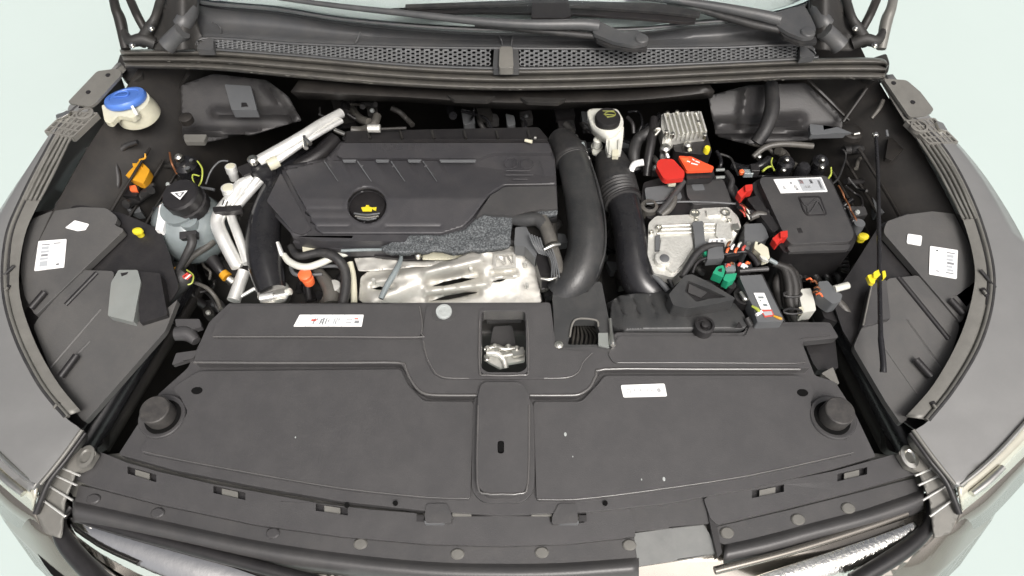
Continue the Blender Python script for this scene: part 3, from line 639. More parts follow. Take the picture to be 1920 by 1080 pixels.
slab('strip_body', LB + LF, Z1, .007, 'cover', ls, r=3, holes=[slotq(*s_) for s_ in SL], bev=.0016)
for px, py, dx, sl in SL:
    slab('slot_tongue', slotq(px + 1, py + 2, dx * .5, sl)[0], up(Z1, -.003), .004, 'flange', ls, r=1, bev=.0008)
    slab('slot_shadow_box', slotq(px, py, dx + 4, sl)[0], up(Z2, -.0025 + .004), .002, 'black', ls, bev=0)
FL = [(170, 914), (300, 948), (480, 986), (640, 1008), (800, 1022), (940, 1026), (1060, 1022), (1194, 1008), (1198, 1048), (1060, 1056), (940, 1058), (800, 1054), (640, 1038), (480, 1014), (300, 976), (140, 940), (148, 910)]
slab('strip_flange', FL, Z2, .007, 'cover2', ls, r=3, bev=.0015)
for px, py in ((176, 936), (296, 962), (512, 1000), (676, 1020), (858, 1039), (1016, 1036), (1180, 1022)):
    lathe('button', P(px, py, up(Z2, .0005)), [(.0105, -.002), (.0105, .0016), (.0085, .0032), (.001, .0034)], 'flange' if px > 600 else 'cover', ls, n=18, sy=.75)
def roll(A, offs):
    """a moulded lip: the line A shifted forward step by step with its own heights"""
    return sheet('seal_roll', [[(x + ox * (x < 240), y + dy, up(Z2, dz)) for x, y in A] for dy, dz, ox in offs], 'cover2', ls if A[0][0] < 400 else rs, .004, 6, 60)
PR = [(-4, -.004, 0), (2, -.001, 0), (8, .005, 0), (15, .009, 0), (22, .0095, 0), (29, .007, 0), (36, .001, 0), (42, -.008, 0), (46, -.018, 0)]
roll([(136, 936), (200, 950), (300, 972), (480, 1010), (640, 1034), (800, 1050), (940, 1054), (1060, 1052), (1198, 1042)], PR)
rs = T('grille_top_strip', 'short black slotted plastic strip at the right end of the front edge', 'front strip', 1540, 920, Z1, 'slotted front strips')
RB = [(1320, 936), (1330, 930), (1480, 900), (1560, 884), (1640, 862), (1682, 850), (1700, 856), (1712, 876)]
RF = [(1720, 888), (1600, 922), (1480, 952), (1345, 984), (1332, 972)]
SR = [(1440, 921, 30, -.2), (1598, 889, 28, -.24)]
slab('strip_body', RB + RF, up(Z1, .003), .010, 'cover', rs, r=3, holes=[slotq(*s_) for s_ in SR], bev=0)
for px, py, dx, sl in SR:
    slab('slot_tongue', slotq(px - 1, py + 2, dx * .5, sl)[0], up(Z1, .000), .004, 'flange', rs, r=1, bev=.0008)
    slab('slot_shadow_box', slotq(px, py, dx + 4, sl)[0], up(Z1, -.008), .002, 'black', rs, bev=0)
slab('strip_flange', [(1342, 988), (1480, 956), (1600, 926), (1716, 896), (1724, 920), (1600, 962), (1480, 992), (1362, 1022), (1350, 1018)], Z2, .008, 'cover2', rs, r=3, bev=.0015)
for px, py in ((1363, 999), (1496, 974), (1590, 953)):
    lathe('button', P(px, py, up(Z2, .0005)), [(.0105, -.002), (.0105, .0016), (.0085, .0032), (.001, .0034)], 'flange', rs, n=18, sy=.8)
roll([(1358, 1018), (1440, 1000), (1520, 978), (1620, 952), (1700, 926), (1732, 912)], PR)
slab('strip_end', [(1322, 934), (1334, 932), (1354, 1036), (1346, 1046), (1332, 986)], up(Z1, .001), .02, 'black', rs, r=2)
# hooks holding the cover
for px, q in ((815, [(800, 944), (838, 944), (848, 968), (846, 980), (798, 980), (796, 966)]), (1066, [(1048, 944), (1082, 944), (1084, 980), (1034, 982), (1036, 966)])):
    h_ = T('hook_clip', 'dark moulded hook clip on the front edge %s of the tongue' % ('left' if px < 900 else 'right'), 'clip', px, 962, up(Z1, .01), 'hook clips beside the tongue')
    slab('hook_body', q, up(Z1, .012), .016, 'cover2', h_, r=5, bev=.003)
    slab('hook_foot', [(px - 20, 976), (px + 20, 976), (px + 18, 983), (px - 18, 983)], up(Z1, .008), .01, 'grey', h_, r=2)
    slab('hook_slot', [(px - 34 if px < 900 else px + 20, 966), (px - 20 if px < 900 else px + 34, 966), (px - 20 if px < 900 else px + 34, 978), (px - 34 if px < 900 else px + 20, 978)], up(Z1, .0006), .0005, 'black', h_, bev=0)
for a, b in (((848, 945), (884, 968)), ((996, 945), (1036, 968))):
    slab('corner_pad', [(a[0], a[1]), (b[0], a[1] + 1), (b[0], b[1]), (a[0], b[1])], up(Z1, .003), .006, 'flange', ls, r=2)
# ================================================================ bumper, grille and lamps (parts of the car)
def zb(x, y): return (.824 - .00035 * max(0, y - 1040), .1, 0)
relief('bumper_cover', [(1180, 1040), (1340, 1020), (1500, 990), (1700, 930), (1752, 925), (1770, 960), (1752, 1010), (1640, 1110), (1180, 1130), (900, 1140), (500, 1130), (300, 1110), (600, 1075), (940, 1085)], zb, 'paint2', car, 14, 6)
tube('grille_frame', [(134, 948, .846, .008), (112, 974, .842, .010), (118, 1010, .838, .012), (150, 1050, .832, .014), (200, 1100, .83, .014)], 'black', car, 12)
sheet('chrome_strip', [[(128, 970, .840), (180, 982, .840), (290, 1016, .840), (400, 1052, .838), (520, 1094, .832)], [(134, 992, .830), (190, 1024, .826), (270, 1062, .818), (360, 1100, .81), (440, 1130, .80)], [(146, 1020, .808), (200, 1060, .80), (260, 1095, .79), (330, 1130, .78), (400, 1160, .77)]], 'chrome', car, .003, 6)
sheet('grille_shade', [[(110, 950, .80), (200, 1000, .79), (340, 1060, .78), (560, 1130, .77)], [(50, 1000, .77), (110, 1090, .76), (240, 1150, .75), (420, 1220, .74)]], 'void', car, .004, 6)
slab('corner_filler', [(104, 905), (160, 895), (168, 960), (120, 975)], .83, .02, 'black', car, r=4)
tube('grille_lip', [(150, 972, .84, .006), (250, 1000, .84, .008), (400, 1040, .84, .009), (560, 1082, .84, .009), (640, 1100, .84, .009)], 'black', car, 10)
tube('grille_frame', [(1738, 925, .846, .006), (1748, 960, .844, .009), (1738, 992, .84, .010), (1690, 1035, .836, .012), (1600, 1090, .83, .012)], 'black', car, 12)
sheet('chrome_strip', [[(1716, 978, .842), (1660, 1000, .842), (1560, 1034, .84), (1430, 1078, .838), (1380, 1096, .838)], [(1726, 992, .836), (1690, 1022, .832), (1600, 1058, .830), (1500, 1090, .826), (1440, 1110, .82)], [(1722, 1008, .822), (1694, 1042, .812), (1620, 1082, .808), (1560, 1112, .80), (1500, 1132, .80)]], 'chrome2', car, .003, 6)
tube('grille_lip', [(1700, 962, .846, .005), (1620, 990, .846, .006), (1480, 1034, .846, .006), (1340, 1070, .846, .006)], 'paint2', car, 8)
for s in (1, -1):
    def X(x): return x if s > 0 else 1866 - x
    k = 0 if s > 0 else 0
    # corner piece with its ribs
    q = [(1695, 842), (1716, 846), (1768, 868), (1790, 905), (1800, 960), (1782, 1000), (1752, 1010), (1744, 940), (1718, 872)]
    o = relief('corner_panel', [(X(a), b) for a, b in q], lambda x, y: (.872 - .0001 * max(0, y - 900), .1, 0), 'flange', car, 10, 4)
    for (a, b) in (((1716, 892), (1766, 870)), ((1722, 910), (1778, 884)), ((1730, 938), (1786, 904)), ((1744, 968), (1796, 930))):
        tube('corner_rib', [(X(a[0]), a[1], up(R0, -.0005), .0017), (X(b[0]), b[1], up(R0, -.0005), .0017)], 'alu', o, 8)
    slab('corner_bracket', [(X(a), b) for a, b in ((1684, 848), (1700, 838), (1722, 842), (1736, 862), (1742, 880), (1722, 884), (1700, 874))], up(R0, .004), .012, 'lattice', o, r=5)
    lathe('corner_screw', P(X(1706), 856, up(R0, .006)), [(.013, -.003), (.013, 0), (.008, .001), (.006, -.001)], 'flange' if s < 0 else 'steel', o, n=20, sy=1.4)
    # seal along the lamp edge
    tube('wing_edge_seal', [(X(1706), 812, ZS, .003), (X(1742), 862, ZS, .0035), (X(1772), 900, up(ZS, -.005), .004), (X(1788), 935, up(ZS, -.015), .0045), (X(1798), 962, up(ZS, -.025), .005)], 'black', car, 10)
    tube('wing_edge_seal', [(X(1712), 806, up(ZS, .002), .0035), (X(1748), 856, up(ZS, .002), .0035), (X(1790), 908, up(ZS, 0), .003)], 'flange', car, 8)
    hl = sheet('headlight', [[(X(1798), 912, up(ZS, -.004)), (X(1838), 882, up(ZS, -.004)), (X(1880), 842, up(ZS, -.004)), (X(1930), 785, up(ZS, -.004))],
                             [(X(1800), 930, up(ZS, -.010)), (X(1846), 895, up(ZS, -.010)), (X(1892), 852, up(ZS, -.010)), (X(1942), 800, up(ZS, -.010))],
                             [(X(1806), 958, up(ZS, -.03)), (X(1850), 922, up(ZS, -.03)), (X(1900), 876, up(ZS, -.03)), (X(1950), 826, up(ZS, -.03))]], 'lens', car, .004, 6)
    tube('lamp_edge', [(X(1800), 910, up(ZS, -.001), .003), (X(1838), 880, up(ZS, -.001), .003), (X(1882), 838, up(ZS, -.001), .003), (X(1932), 782, up(ZS, -.001), .003)], 'steel', hl, 8)
    tube('lamp_strip', [(X(1822), 926, up(ZS, -.008), .005), (X(1850), 904, up(ZS, -.008), .006), (X(1880), 876, up(ZS, -.008), .005)], 'steel', hl, 8)
    sheet('bumper_side', [[(X(1804), 956, up(ZS, -.034)), (X(1850), 918, up(ZS, -.034)), (X(1900), 872, up(ZS, -.034)), (X(1950), 822, up(ZS, -.034))],
                          [(X(1790), 990, up(ZS, -.07)), (X(1850), 950, up(ZS, -.07)), (X(1908), 890, up(ZS, -.07)), (X(1960), 836, up(ZS, -.07))],
                          [(X(1776), 1010, up(ZS, -.09)), (X(1840), 985, up(ZS, -.10)), (X(1902), 925, up(ZS, -.10)), (X(1966), 850, up(ZS, -.10))]], 'paint2', car, .004, 6)
    sheet('bumper_side', [[(X(1750), 925, up(ZS, -.05)), (X(1778), 960, up(ZS, -.05)), (X(1808), 960, up(ZS, -.05)), (X(1850), 940, up(ZS, -.09))],
                          [(X(1746), 980, up(ZS, -.06)), (X(1770), 1005, up(ZS, -.07)), (X(1812), 1000, up(ZS, -.09)), (X(1868), 960, up(ZS, -.12))],
                          [(X(1700), 1040, up(ZS, -.08)), (X(1730), 1060, up(ZS, -.10)), (X(1770), 1062, up(ZS, -.12)), (X(1860), 975, up(ZS, -.13))],
                          [(X(1600), 1120, up(ZS, -.10)), (X(1640), 1140, up(ZS, -.12)), (X(1700), 1150, up(ZS, -.14)), (X(1800), 1060, up(ZS, -.15))]], 'paint2', car, .004, 6)
# ================================================================ inner wing panels
def slip(q, s): return q if s > 0 else [(1866 - x, y) for x, y in q]
for s in (1, -1):
    t = T('inner_wing_panel', 'dusty grey liner panel with two white stickers, inside the %s wing' % ('right' if s > 0 else 'left'), 'liner panel', 1740 if s > 0 else 130, 560, .92, 'liner panels inside the wings')
    Zp = pl(.868, .155, 0)
    if s > 0:
        A = [(1662, 415), (1700, 402), (1747, 396), (1800, 402), (1832, 444), (1834, 500), (1826, 560), (1802, 606), (1760, 556), (1656, 436)]
        B = [(1664, 522), (1722, 516), (1790, 596), (1800, 612), (1776, 690), (1752, 726), (1706, 780), (1690, 796), (1660, 752), (1600, 650), (1620, 605), (1640, 590)]
        G = [(1600, 500), (1650, 420), (1700, 400), (1850, 420), (1880, 520), (1864, 610), (1834, 670), (1780, 750), (1726, 812), (1680, 780), (1580, 620), (1560, 560)]
        RIBS = [((1717, 674), (1746, 706)), ((1782, 562), (1806, 588))]
    else:
        A = [(95, 396), (150, 388), (200, 390), (222, 408), (214, 422), (234, 430), (66, 592), (46, 556), (38, 510), (44, 448), (60, 410)]
        B = [(152, 506), (214, 508), (205, 590), (255, 604), (300, 590), (334, 560), (310, 620), (158, 792), (112, 738), (84, 668), (62, 612), (72, 596)]
        G = [(50, 400), (150, 384), (230, 400), (300, 430), (318, 478), (336, 540), (150, 812), (80, 756), (36, 680), (0, 570), (4, 480)]
        RIBS = [((144, 666), (114, 706)), ((84, 548), (58, 578))]
    slab('panel_base', G, up(Zp, -.018), .004, 'black', t, r=8, bev=.002)
    slab('upper_field', A, Zp, .014, 'shelf', t, r=7, bev=.005, seg=3)
    slab('lower_field', B, up(Zp, -.004), .012, 'shelf', t, r=7, bev=.004, seg=3)
    for a, b in RIBS:
        tube('locating_rib', [(*a, up(Zp, .004), .0058), (*b, up(Zp, .004), .0058)], 'black', t, 8, sub=2)
    # fluted ledge
    if s > 0: L1 = [((1684, 520), (1778, 636)), ((1752, 560), (1792, 602))]
    else: L1 = [((182, 512), (124, 572)), ((150, 520), (96, 574))]
    for a, b in L1[:1]: tube('panel_groove', [(*a, up(Zp, -.0045), .0045), (*b, up(Zp, -.0045), .0045)], 'black', t, 8, sub=2)
    if s > 0: L2 = [((1700, 600), (1765, 690)), ((1650, 640), (1720, 740))]
    else: L2 = [((190, 580), (95, 690)), ((170, 640), (130, 680))]
    for a, b in L2: tube('panel_crease', [(*a, up(Zp, -.0048), .0022), (*b, up(Zp, -.0048), .0022)], 'shelf', t, 6, sub=2)
    # upright bracket block
    if s > 0:
        bq = [(1636, 532), (1662, 524), (1670, 598), (1618, 612)]; mm = 'cover2'
        slab('bracket_block', bq, up(Zp, .004), .03, mm, t, r=3, bev=.002)
        tube('bracket_edge', [(1634, 534, up(Zp, .004), .0018), (1618, 610, up(Zp, .004), .0018)], 'lattice', t, 6, sub=2)
    else:
        bq = [(222, 506), (258, 506), (264, 528), (250, 604), (202, 592), (208, 530)]
        slab('bracket_block', bq, up(Zp, .010), .03, 'bracket', t, r=3, bev=.003)
        slab('bracket_side', [(256, 508), (300, 512), (314, 590), (262, 606)], up(Zp, .006), .03, 'black', t, r=3)
        slab('bracket_slot', [(226, 512), (240, 510), (238, 514), (228, 518)], up(Zp, .0106), .001, 'black', t, bev=0)
    if s > 0:
        sticker('parts_label', [(1744, 461), (1796, 469), (1794, 523), (1742, 514)], up(Zp, .0006), 'white', t,
            [(.60, .12, .90, .16, 'inkg'), (.60, .82, .88, .86, 'inkg'), (.62, .2, .86, .30, 'inkl'), (.60, .34, .84, .42, 'inkl'), (.63, .46, .88, .54, 'inkg'), (.61, .58, .83, .66, 'inkl'), (.64, .70, .86, .78, 'inkl'), (.22, .1, .30, .15, 'ink'), (.24, .82, .36, .86, 'inkg')] + [(.30 + .05 * k, .35, .31 + .05 * k, .75, 'inkl') for k in range(4)], r=2)
        sticker('blank_label', [(1702, 438), (1729, 442), (1727, 461), (1700, 456)], up(Zp, .0006), 'white', t, [], r=3)
    else:
        sticker('parts_label', [(72, 452), (125, 448), (120, 501), (64, 508)], up(Zp, .0006), 'white', t,
            [(.14, .12, .42, .16, 'inkg'), (.15, .2, .40, .30, 'inkl'), (.14, .34, .42, .42, 'inkl'), (.16, .46, .40, .54, 'inkg'), (.14, .58, .42, .66, 'inkl'), (.15, .70, .42, .88, 'inkl'), (.55, .1, .8, .14, 'inkg'), (.72, .84, .82, .89, 'ink')] + [(.52 + .06 * k, .2, .53 + .06 * k, .7, 'inkl') for k in range(6)], r=2)
        sticker('blank_label', [(140, 413), (167, 420), (160, 431), (145, 433), (122, 427)], up(Zp, .0006), 'white', t, [], r=2)
# ================================================================ engine block under everything
eb = T('engine_block', 'dark engine block and manifold half hidden under the engine cover', 'engine', 780, 400, .75)
bx('block_body', (-.12, .50, .62), (.62, .36, .38), 'dark', eb, bev=.01)
bx('block_top', (-.13, .56, .85), (.46, .20, .10), 'dark', eb, bev=.01)
bx('gearbox_body', (.33, .50, .60), (.36, .34, .30), 'dark', eb, bev=.02)
for i in range(7):
    x = 560 + i * 16
    tube('block_rib', [(x, 500, .80, .005), (x + 4, 560, .78, .006)], 'black', eb, 6)
# ================================================================ engine cover
EZ = .945
ec = T('engine_cover', 'large black plastic engine cover with slanted notches and a round oil cap opening', 'engine cover', 780, 370, EZ)
CH = ([(688 + 36.5 * math.cos(a * math.pi / 16), 384 + 34.5 * math.sin(a * math.pi / 16)) for a in range(32)], 0)
def ze(x, y):
    z = EZ - .012
    # large soft facets: falls away to the left, right end and towards the back
    if x < 545: z -= .00045 * (545 - x)
    if y < 296: z -= .0004 * (296 - y)
    return z
relief('cover_skirt', [(640, 264), (1030, 264), (1041, 300), (1046, 398), (1002, 404), (962, 408), (957, 440), (900, 452), (700, 449), (600, 446), (548, 440), (514, 404), (497, 376), (512, 345), (530, 312), (612, 296)], ze, 'engine', ec, 10, 5, [CH], .03)
def zm(x, y):
    z = EZ + .004
    z += -.00022 * (372 - y) if y < 372 else -.00014 * (y - 372)
    if x > 800: z -= .00003 * (x - 800)
    # wedges falling towards the front, between the bright notch edges
    if 300 <= y < 345 and x < 850:
        k = (y - 300) / 45; xs = x - (y - 300) * .62
        for a, b in ((612, 640), (671, 706), (731, 764), (791, 820)):
            if a <= xs <= b: z += .0035 * (1 - k)
    for gy in (392, 409, 425):
        if 575 + (gy - 392) * .6 < x < 655: z -= .0016 * math.exp(-((y - gy) / 2.4) ** 2)
    if 722 < x < 830: z -= .0016 * math.exp(-((y - 424) / 2.4) ** 2)
    z += .0011 * math.exp(-((math.hypot(x - 688, (y - 384) * 1.05) - 40) / 3) ** 2)
    return z
relief('cover_top', [(534, 318), (603, 302), (640, 300), (897, 300), (925, 290), (1037, 290), (1042, 344), (944, 346), (916, 364), (888, 404), (868, 424), (826, 437), (602, 437), (592, 424)], zm, 'engine', ec, 4, 4, [CH], .012, 35)
slab('cover_band', [(642, 268), (1028, 268), (1036, 286), (926, 286), (898, 296), (640, 296), (630, 290)], EZ - .004, .01, 'engine', ec, r=4, bev=.002)
slab('left_facet', [(526, 324), (584, 430), (566, 440), (549, 434), (500, 377)], EZ - .0085, .02, 'engine', ec, r=4, bev=.003)
slab('front_facet', [(594, 440), (768, 440), (760, 452), (700, 452), (604, 452), (556, 444)], EZ - .0088, .02, 'engine', ec, r=3, bev=.003)
slab('right_panel', [(948, 350), (1042, 349), (1045, 392), (1016, 392), (985, 398), (961, 404), (905, 400), (892, 408), (920, 366)], EZ + .001, .01, 'cover2', ec, r=4, bev=.002)
slab('front_lip', [(556, 446), (700, 452), (764, 453), (740, 469), (640, 469), (600, 462), (548, 454)], EZ - .03, .02, 'engine', ec, r=3, bev=.002)
for x0, x1 in ((642, 668), (704, 730), (764, 790), (824, 893)):
    slab('notch_edge', [(x0, 299), (x1, 299), (x1 - 2, 303.5), (x0 + 2, 303.5)], EZ + .004, .003, 'grey', ec, bev=.0005)
for x0 in (606, 668, 731, 791):
    tube('notch_line', [(x0 + 2, 302, EZ + .0035, .0011), (x0 + 28, 340, EZ + .0005, .0009)], 'grey', ec, 6, sub=2)
slab('upper_rim', [(648, 262), (1026, 262), (1028, 267), (646, 267)], EZ - .006, .02, 'black', ec, r=1)
tube('cover_crease', [(948, 347.5, EZ + .002, .0010), (1043, 347, EZ + .002, .0010)], 'black', ec, 6, sub=2)
# relief lettering and two round marks
for s, q in (('TURBO 16V', [(692, 268), (792, 268), (792, 282), (692, 282)]), ('DI', [(808, 268), (868, 268), (868, 282), (808, 282)])): emboss('raised_lettering', s, q, EZ - .004, .0007, 'engine', ec)
def ringt(name, px, py, rx, ry, z, r, m, par, n=20): return tube(name, [(px + rx * math.cos(a * 2 * math.pi / n), py + ry * math.sin(a * 2 * math.pi / n), z, r) for a in range(n + 1)], m, par, 6, sub=2)
for px, ry in ((958, 11), (988, 11)): ringt('round_mark', px, 306, 12, 10, EZ + .0014, .0008, 'engine', ec)
for y_, x0, x1 in ((320, 948, 994), (328, 948, 1000), (336, 962, 990)): tube('mark_line', [(x0, y_, EZ + .0018, .0008), (x1, y_, EZ + .0018, .0008)], 'engine', ec, 6, sub=2)
for c_ in ((966, 296, 962, 316), (1012, 300, 1022, 330)): tube('mark_line', [(c_[0], c_[1], EZ + .0018, .0007), (c_[2], c_[3], EZ + .0018, .0007)], 'engine', ec, 6, sub=2)
# speckled insulation showing below
def zi(x, y): return .940 + .003 * MN.noise(Vector((x * .06, y * .06, 0))) - .00012 * (y - 400)
ins = relief('insulation_pad', [(716, 462), (770, 440), (828, 441), (872, 430), (894, 409), (906, 403), (962, 406), (990, 399), (1016, 394), (1046, 393), (1045, 402), (960, 410), (956, 462), (868, 471), (720, 471)], zi, 'speck', ec, 5, 2, (), .012)
# oil filler cap down the hole
oc = T('oil_filler_cap', 'black oil filler cap with a yellow symbol, down the round hole', 'oil cap', 688, 392, .915)
lathe('cap_body', P(688, 384, .918), [(.040, -.06), (.040, -.012), (.036, -.004), (.033, 0), (.002, .001)], 'black', oc, n=36)
for y_, w_ in ((401, 24), (406, 22), (410, 18)): tube('cap_ring', [(688 - w_, y_ - 1, .924, .002), (688, y_ + 2, .924, .0022), (688 + w_, y_ - 1, .924, .002)], 'grey' if y_ != 406 else 'lattice', oc, 6)
sq = [(674, 386), (708, 386), (708, 397), (674, 397)]
def flat(name, pts, z, m, par, h=.0012): return slab(name, pts, z, h, m, par, bev=0)
flat('oil_symbol', [(677, 389), (684, 388), (688, 386), (694, 388), (698, 389), (706, 388), (705, 395), (701, 394), (698, 391), (697, 396), (680, 396)], .9215, 'yellow', oc)
flat('oil_symbol', [(686, 384.5), (692, 384.5), (692, 386), (686, 386)], .9215, 'yellow', oc)
# ================================================================ aluminium heat shield
def zh(x, y):
    z = .885 - .00035 * (y - 470)
    t = (x - 680) / 340
    z += ridge(x, y, (700, 562, 905, 468), 22, .016) + ridge(x, y, (690, 530, 840, 496), 7, .007)
    z += ridge(x, y, (800, 512, 900, 490), 9, .012) - ridge(x, y, (806, 530, 894, 514), 8, .016) + ridge(x, y, (800, 546, 910, 532), 7, .010) - ridge(x, y, (806, 560, 896, 548), 6, .012)
    z += ridge(x, y, (926, 480, 958, 480), 18, .006) - ridge(x, y, (922, 512, 966, 508), 4, .006) + ridge(x, y, (928, 520, 968, 516), 4, .006)
    z -= ridge(x, y, (700, 538, 738, 536), 5, .008)
    z += .0016 * MN.noise(Vector((x * .02, y * .03, 2))) + .0005 * MN.noise(Vector((x * .09, y * .12, 5)))
    return z
hs = T('heat_shield', 'bright crinkled aluminium heat shield in front of the engine', 'heat shield', 860, 520, .88)
relief('shield_panel', [(672, 562), (676, 520), (690, 508), (720, 498), (800, 492), (852, 486), (878, 474), (922, 463), (978, 460), (998, 478), (1007, 490), (1010, 530), (1016, 566), (1000, 572), (690, 574)], zh, 'shield', hs, 4, 4,
       [([(806, 537), (832, 528), (866, 521), (894, 521), (866, 529), (832, 536)], 3), ([(806, 564), (840, 554), (870, 549), (896, 548), (870, 555), (840, 562)], 3), ([(921, 529), (932, 525), (950, 523), (938, 528)], 2), ([(697, 541), (712, 537), (726, 540), (738, 540), (722, 544), (706, 543)], 2)], .0012, 80)
relief('shield_flap', [(664, 484), (700, 482), (760, 490), (852, 488), (848, 497), (780, 500), (700, 508), (672, 508)], lambda x, y: .893 + .003 * MN.noise(Vector((x * .05, y * .1, 0))), 'shield', hs, 5, 3, (), .0012, 80)
relief('upper_flange', [(792, 470), (880, 471), (916, 462), (906, 474), (868, 488), (792, 487)], lambda x, y: .888, 'cream', hs, 6, 2, (), .0015)
slab('shield_bracket', [(700, 468), (788, 467), (790, 484), (760, 486), (740, 484), (702, 480)], .90, .01, 'black', hs, r=2)
lathe('shield_bolt', P(783, 476, .908), [(.006, -.01), (.006, 0), (.004, .002)], 'steel', hs, n=12)
for px, py in ((883, 503), (985, 493), (988, 532), (700, 524)): lathe('shield_rivet', P(px, py, .890), [(.0035, -.012), (.0035, 0)], 'cast', hs, n=10)
ringslab('stamped_frame', [(924, 474), (966, 472), (968, 500), (926, 504)], [(929, 478), (961, 476), (963, 497), (931, 500)], .897, .005, 'shield', hs, r=2, bev=.001)
for (a, b) in (((932, 482), (946, 496)), ((946, 480), (948, 496)), ((952, 480), (960, 494))): tube('stamped_line', [(*a, .896, .002), (*b, .896, .002)], 'shield', hs, 6, sub=2)
# strap in front of the shield, earth cable, white hose
wtag = lambda o, l, c, g=None: tag(o, l, c, g)
wtag(tube('braided_strap', [(640, 470, .915, .003), (700, 468, .915, .003), (745, 470, .915, .003), (752, 484, .91, .004), (742, 508, .91, .0055), (726, 535, .905, .0055), (714, 560, .90, .005)], 'tank', None, 8), 'grey braided wire crossing the left part of the heat shield', 'cable')
wtag(tube('vacuum_hose', [(532, 478, .90, .0055), (542, 490, .90, .0065), (560, 499, .90, .0065), (580, 500, .90, .0065), (604, 492, .90, .0065), (632, 480, .90, .006), (668, 472, .895, .005), (700, 470, .89, .005)], 'milky', None, 12), 'pale curved hose running left from under the engine cover above the orange cap', 'hose')
wtag(tube('cream_tube', [(656, 492, .885, .006), (662, 520, .875, .006), (664, 568, .86, .006)], 'cream', None, 10), 'cream upright tube at the left edge of the heat shield', 'tube')
wtag(tube('rubber_hose', [(545, 462, .90, .006), (560, 480, .905, .007), (600, 474, .91, .008), (628, 482, .91, .009), (646, 505, .90, .009), (648, 540, .89, .009), (640, 580, .88, .009)], 'rubber', None, 10), 'black rubber hose arching beside the cream upright tube', 'hose')
wtag(tube('coolant_elbow', [(590, 500, .87, .008), (618, 540, .865, .014), (622, 570, .86, .016)], 'rubber2', None, 12), 'short dusty rubber elbow between the orange cap and the cream tube', 'hose')
lathe_o = tag(lathe('aluminium_collar', P(625, 535, .875), [(.013, -.03), (.015, -.01), (.012, 0), (.006, .001)], 'cast', None, n=20), 'dull round metal collar beside the cream upright tube', 'collar')
wtag(slab('label_tag', [(566, 458), (598, 458), (596, 474), (568, 474)], .905, .01, 'cream', None, r=1), 'small blank cream tag just under the lower left edge of the engine cover', 'tag')
wtag(tube('chrome_tube', [(519, 455, .91, .005), (524, 468, .905, .0055), (529, 480, .90, .005)], 'alu', None, 10), 'short bright metal tube just right of the wide glossy hose', 'tube')
oc2 = T('orange_capped_sensor', 'sensor with a bright orange round cap in front of the engine', 'sensor', 572, 515, .89)
lathe('cap_top', P(571, 514, .897), [(.012, -.008), (.012, 0), (.009, .002)], 'orange', oc2, n=24)
lathe('cap_base', P(577, 523, .885), [(.010, -.012), (.011, 0), (.010, .004), (.006, .005)], 'orange', oc2, n=24)
tube('cap_stem', [(575, 528, .875, .005), (580, 560, .85, .006)], 'black', oc2, 8)
for i, ps in enumerate(([(545, 500, .88, .004), (556, 515, .88, .004), (604, 514, .88, .003)], [(600, 500, .88, .003), (636, 500, .88, .004), (648, 520, .88, .005)], [(630, 545, .86, .003), (640, 560, .86, .003), (628, 580, .85, .003)])):
    wtag(tube('bracket_wire', ps, 'grey', None, 8), ['thin metal rod passing behind the orange cap', 'thin metal rod running right from above the orange cap', 'thin bent rod near the front end of the black rubber hose'][i], 'rod')
# ================================================================ left hose with clamp
lh = T('coolant_hose', 'wide glossy black hose left of the engine cover, ending in a silver clamp', 'hose', 505, 470, .90)
tube('hose_body', [(585, 290, .86, .018), (552, 312, .89, .022), (522, 346, .905, .025), (502, 395, .905, .028), (494, 440, .90, .031), (497, 490, .895, .031), (511, 548, .885, .026)], 'hose', lh, 18)
lathe('clamp_band', P(513, 549, .888), [(.028, -.012), (.0285, -.010), (.0285, 0), (.027, .002)], 'steel', lh, n=28)
tube('clamp_screw', [(488, 560, .892, .008), (512, 556, .892, .008), (514, 556, .892, .0045), (540, 551, .892, .004)], 'alu', lh, 10)
lathe('clamp_head', P(545, 546, .894), [(.0065, -.008), (.0065, 0), (.005, .001)], 'milky', lh, n=14, ax=(.9, .1, .3))
tube('clamp_tail', [(500, 565, .88, .003), (530, 560, .88, .003), (520, 570, .88, .003)], 'steel', lh, 6)
# ================================================================ air conditioning pipes
ap = T('air_conditioning_pipe', 'thick polished aluminium pipe running from the charging port towards the firewall', 'pipe', 560, 270, .95, 'aluminium pipes left of the engine')
tube('pipe_run', [(640, 212, .94, .010), (600, 234, .95, .0105), (574, 252, .955, .0115), (540, 273, .955, .0125), (486, 304, .95, .013)], 'alu', ap, 14)
ap2 = T('air_conditioning_pipe', 'thin polished aluminium pipe lying beside the thick one, held by a small clip', 'pipe', 560, 290, .95, 'aluminium pipes left of the engine')
tube('pipe_run', [(640, 226, .94, .006), (590, 255, .95, .006), (545, 284, .95, .0065), (500, 318, .94, .007), (470, 352, .93, .008), (450, 380, .92, .009)], 'alu', ap2, 12)
for q in (((570, 256), (574, 278)), ((574, 262), (582, 270))): tube('pipe_clip', [(*q[0], .962, .004), (*q[1], .962, .0045)], 'steel', ap2, 8)
lathe('pipe_coupling', P(512, 306, .952), [(.011, -.01), (.012, 0), (.011, .01)], 'cream', ap2, n=14, ax=(.7, .5, .0))
sv = T('pressure_valve', 'black capped valve block where the thick aluminium pipe begins', 'valve', 490, 315, .95)
lathe('valve_cap', P(492, 314, .945), [(.022, -.03), (.023, -.004), (.018, .006), (.006, .008)], 'hose', sv, n=24)
lathe('valve_nut', P(473, 298, .965), [(.009, -.01), (.010, 0), (.006, .004), (.004, .004)], 'steel', sv, n=14)
slab('valve_bracket', [(444, 314), (478, 300), (482, 318), (456, 330)], .945, .01, 'black', sv, r=2)
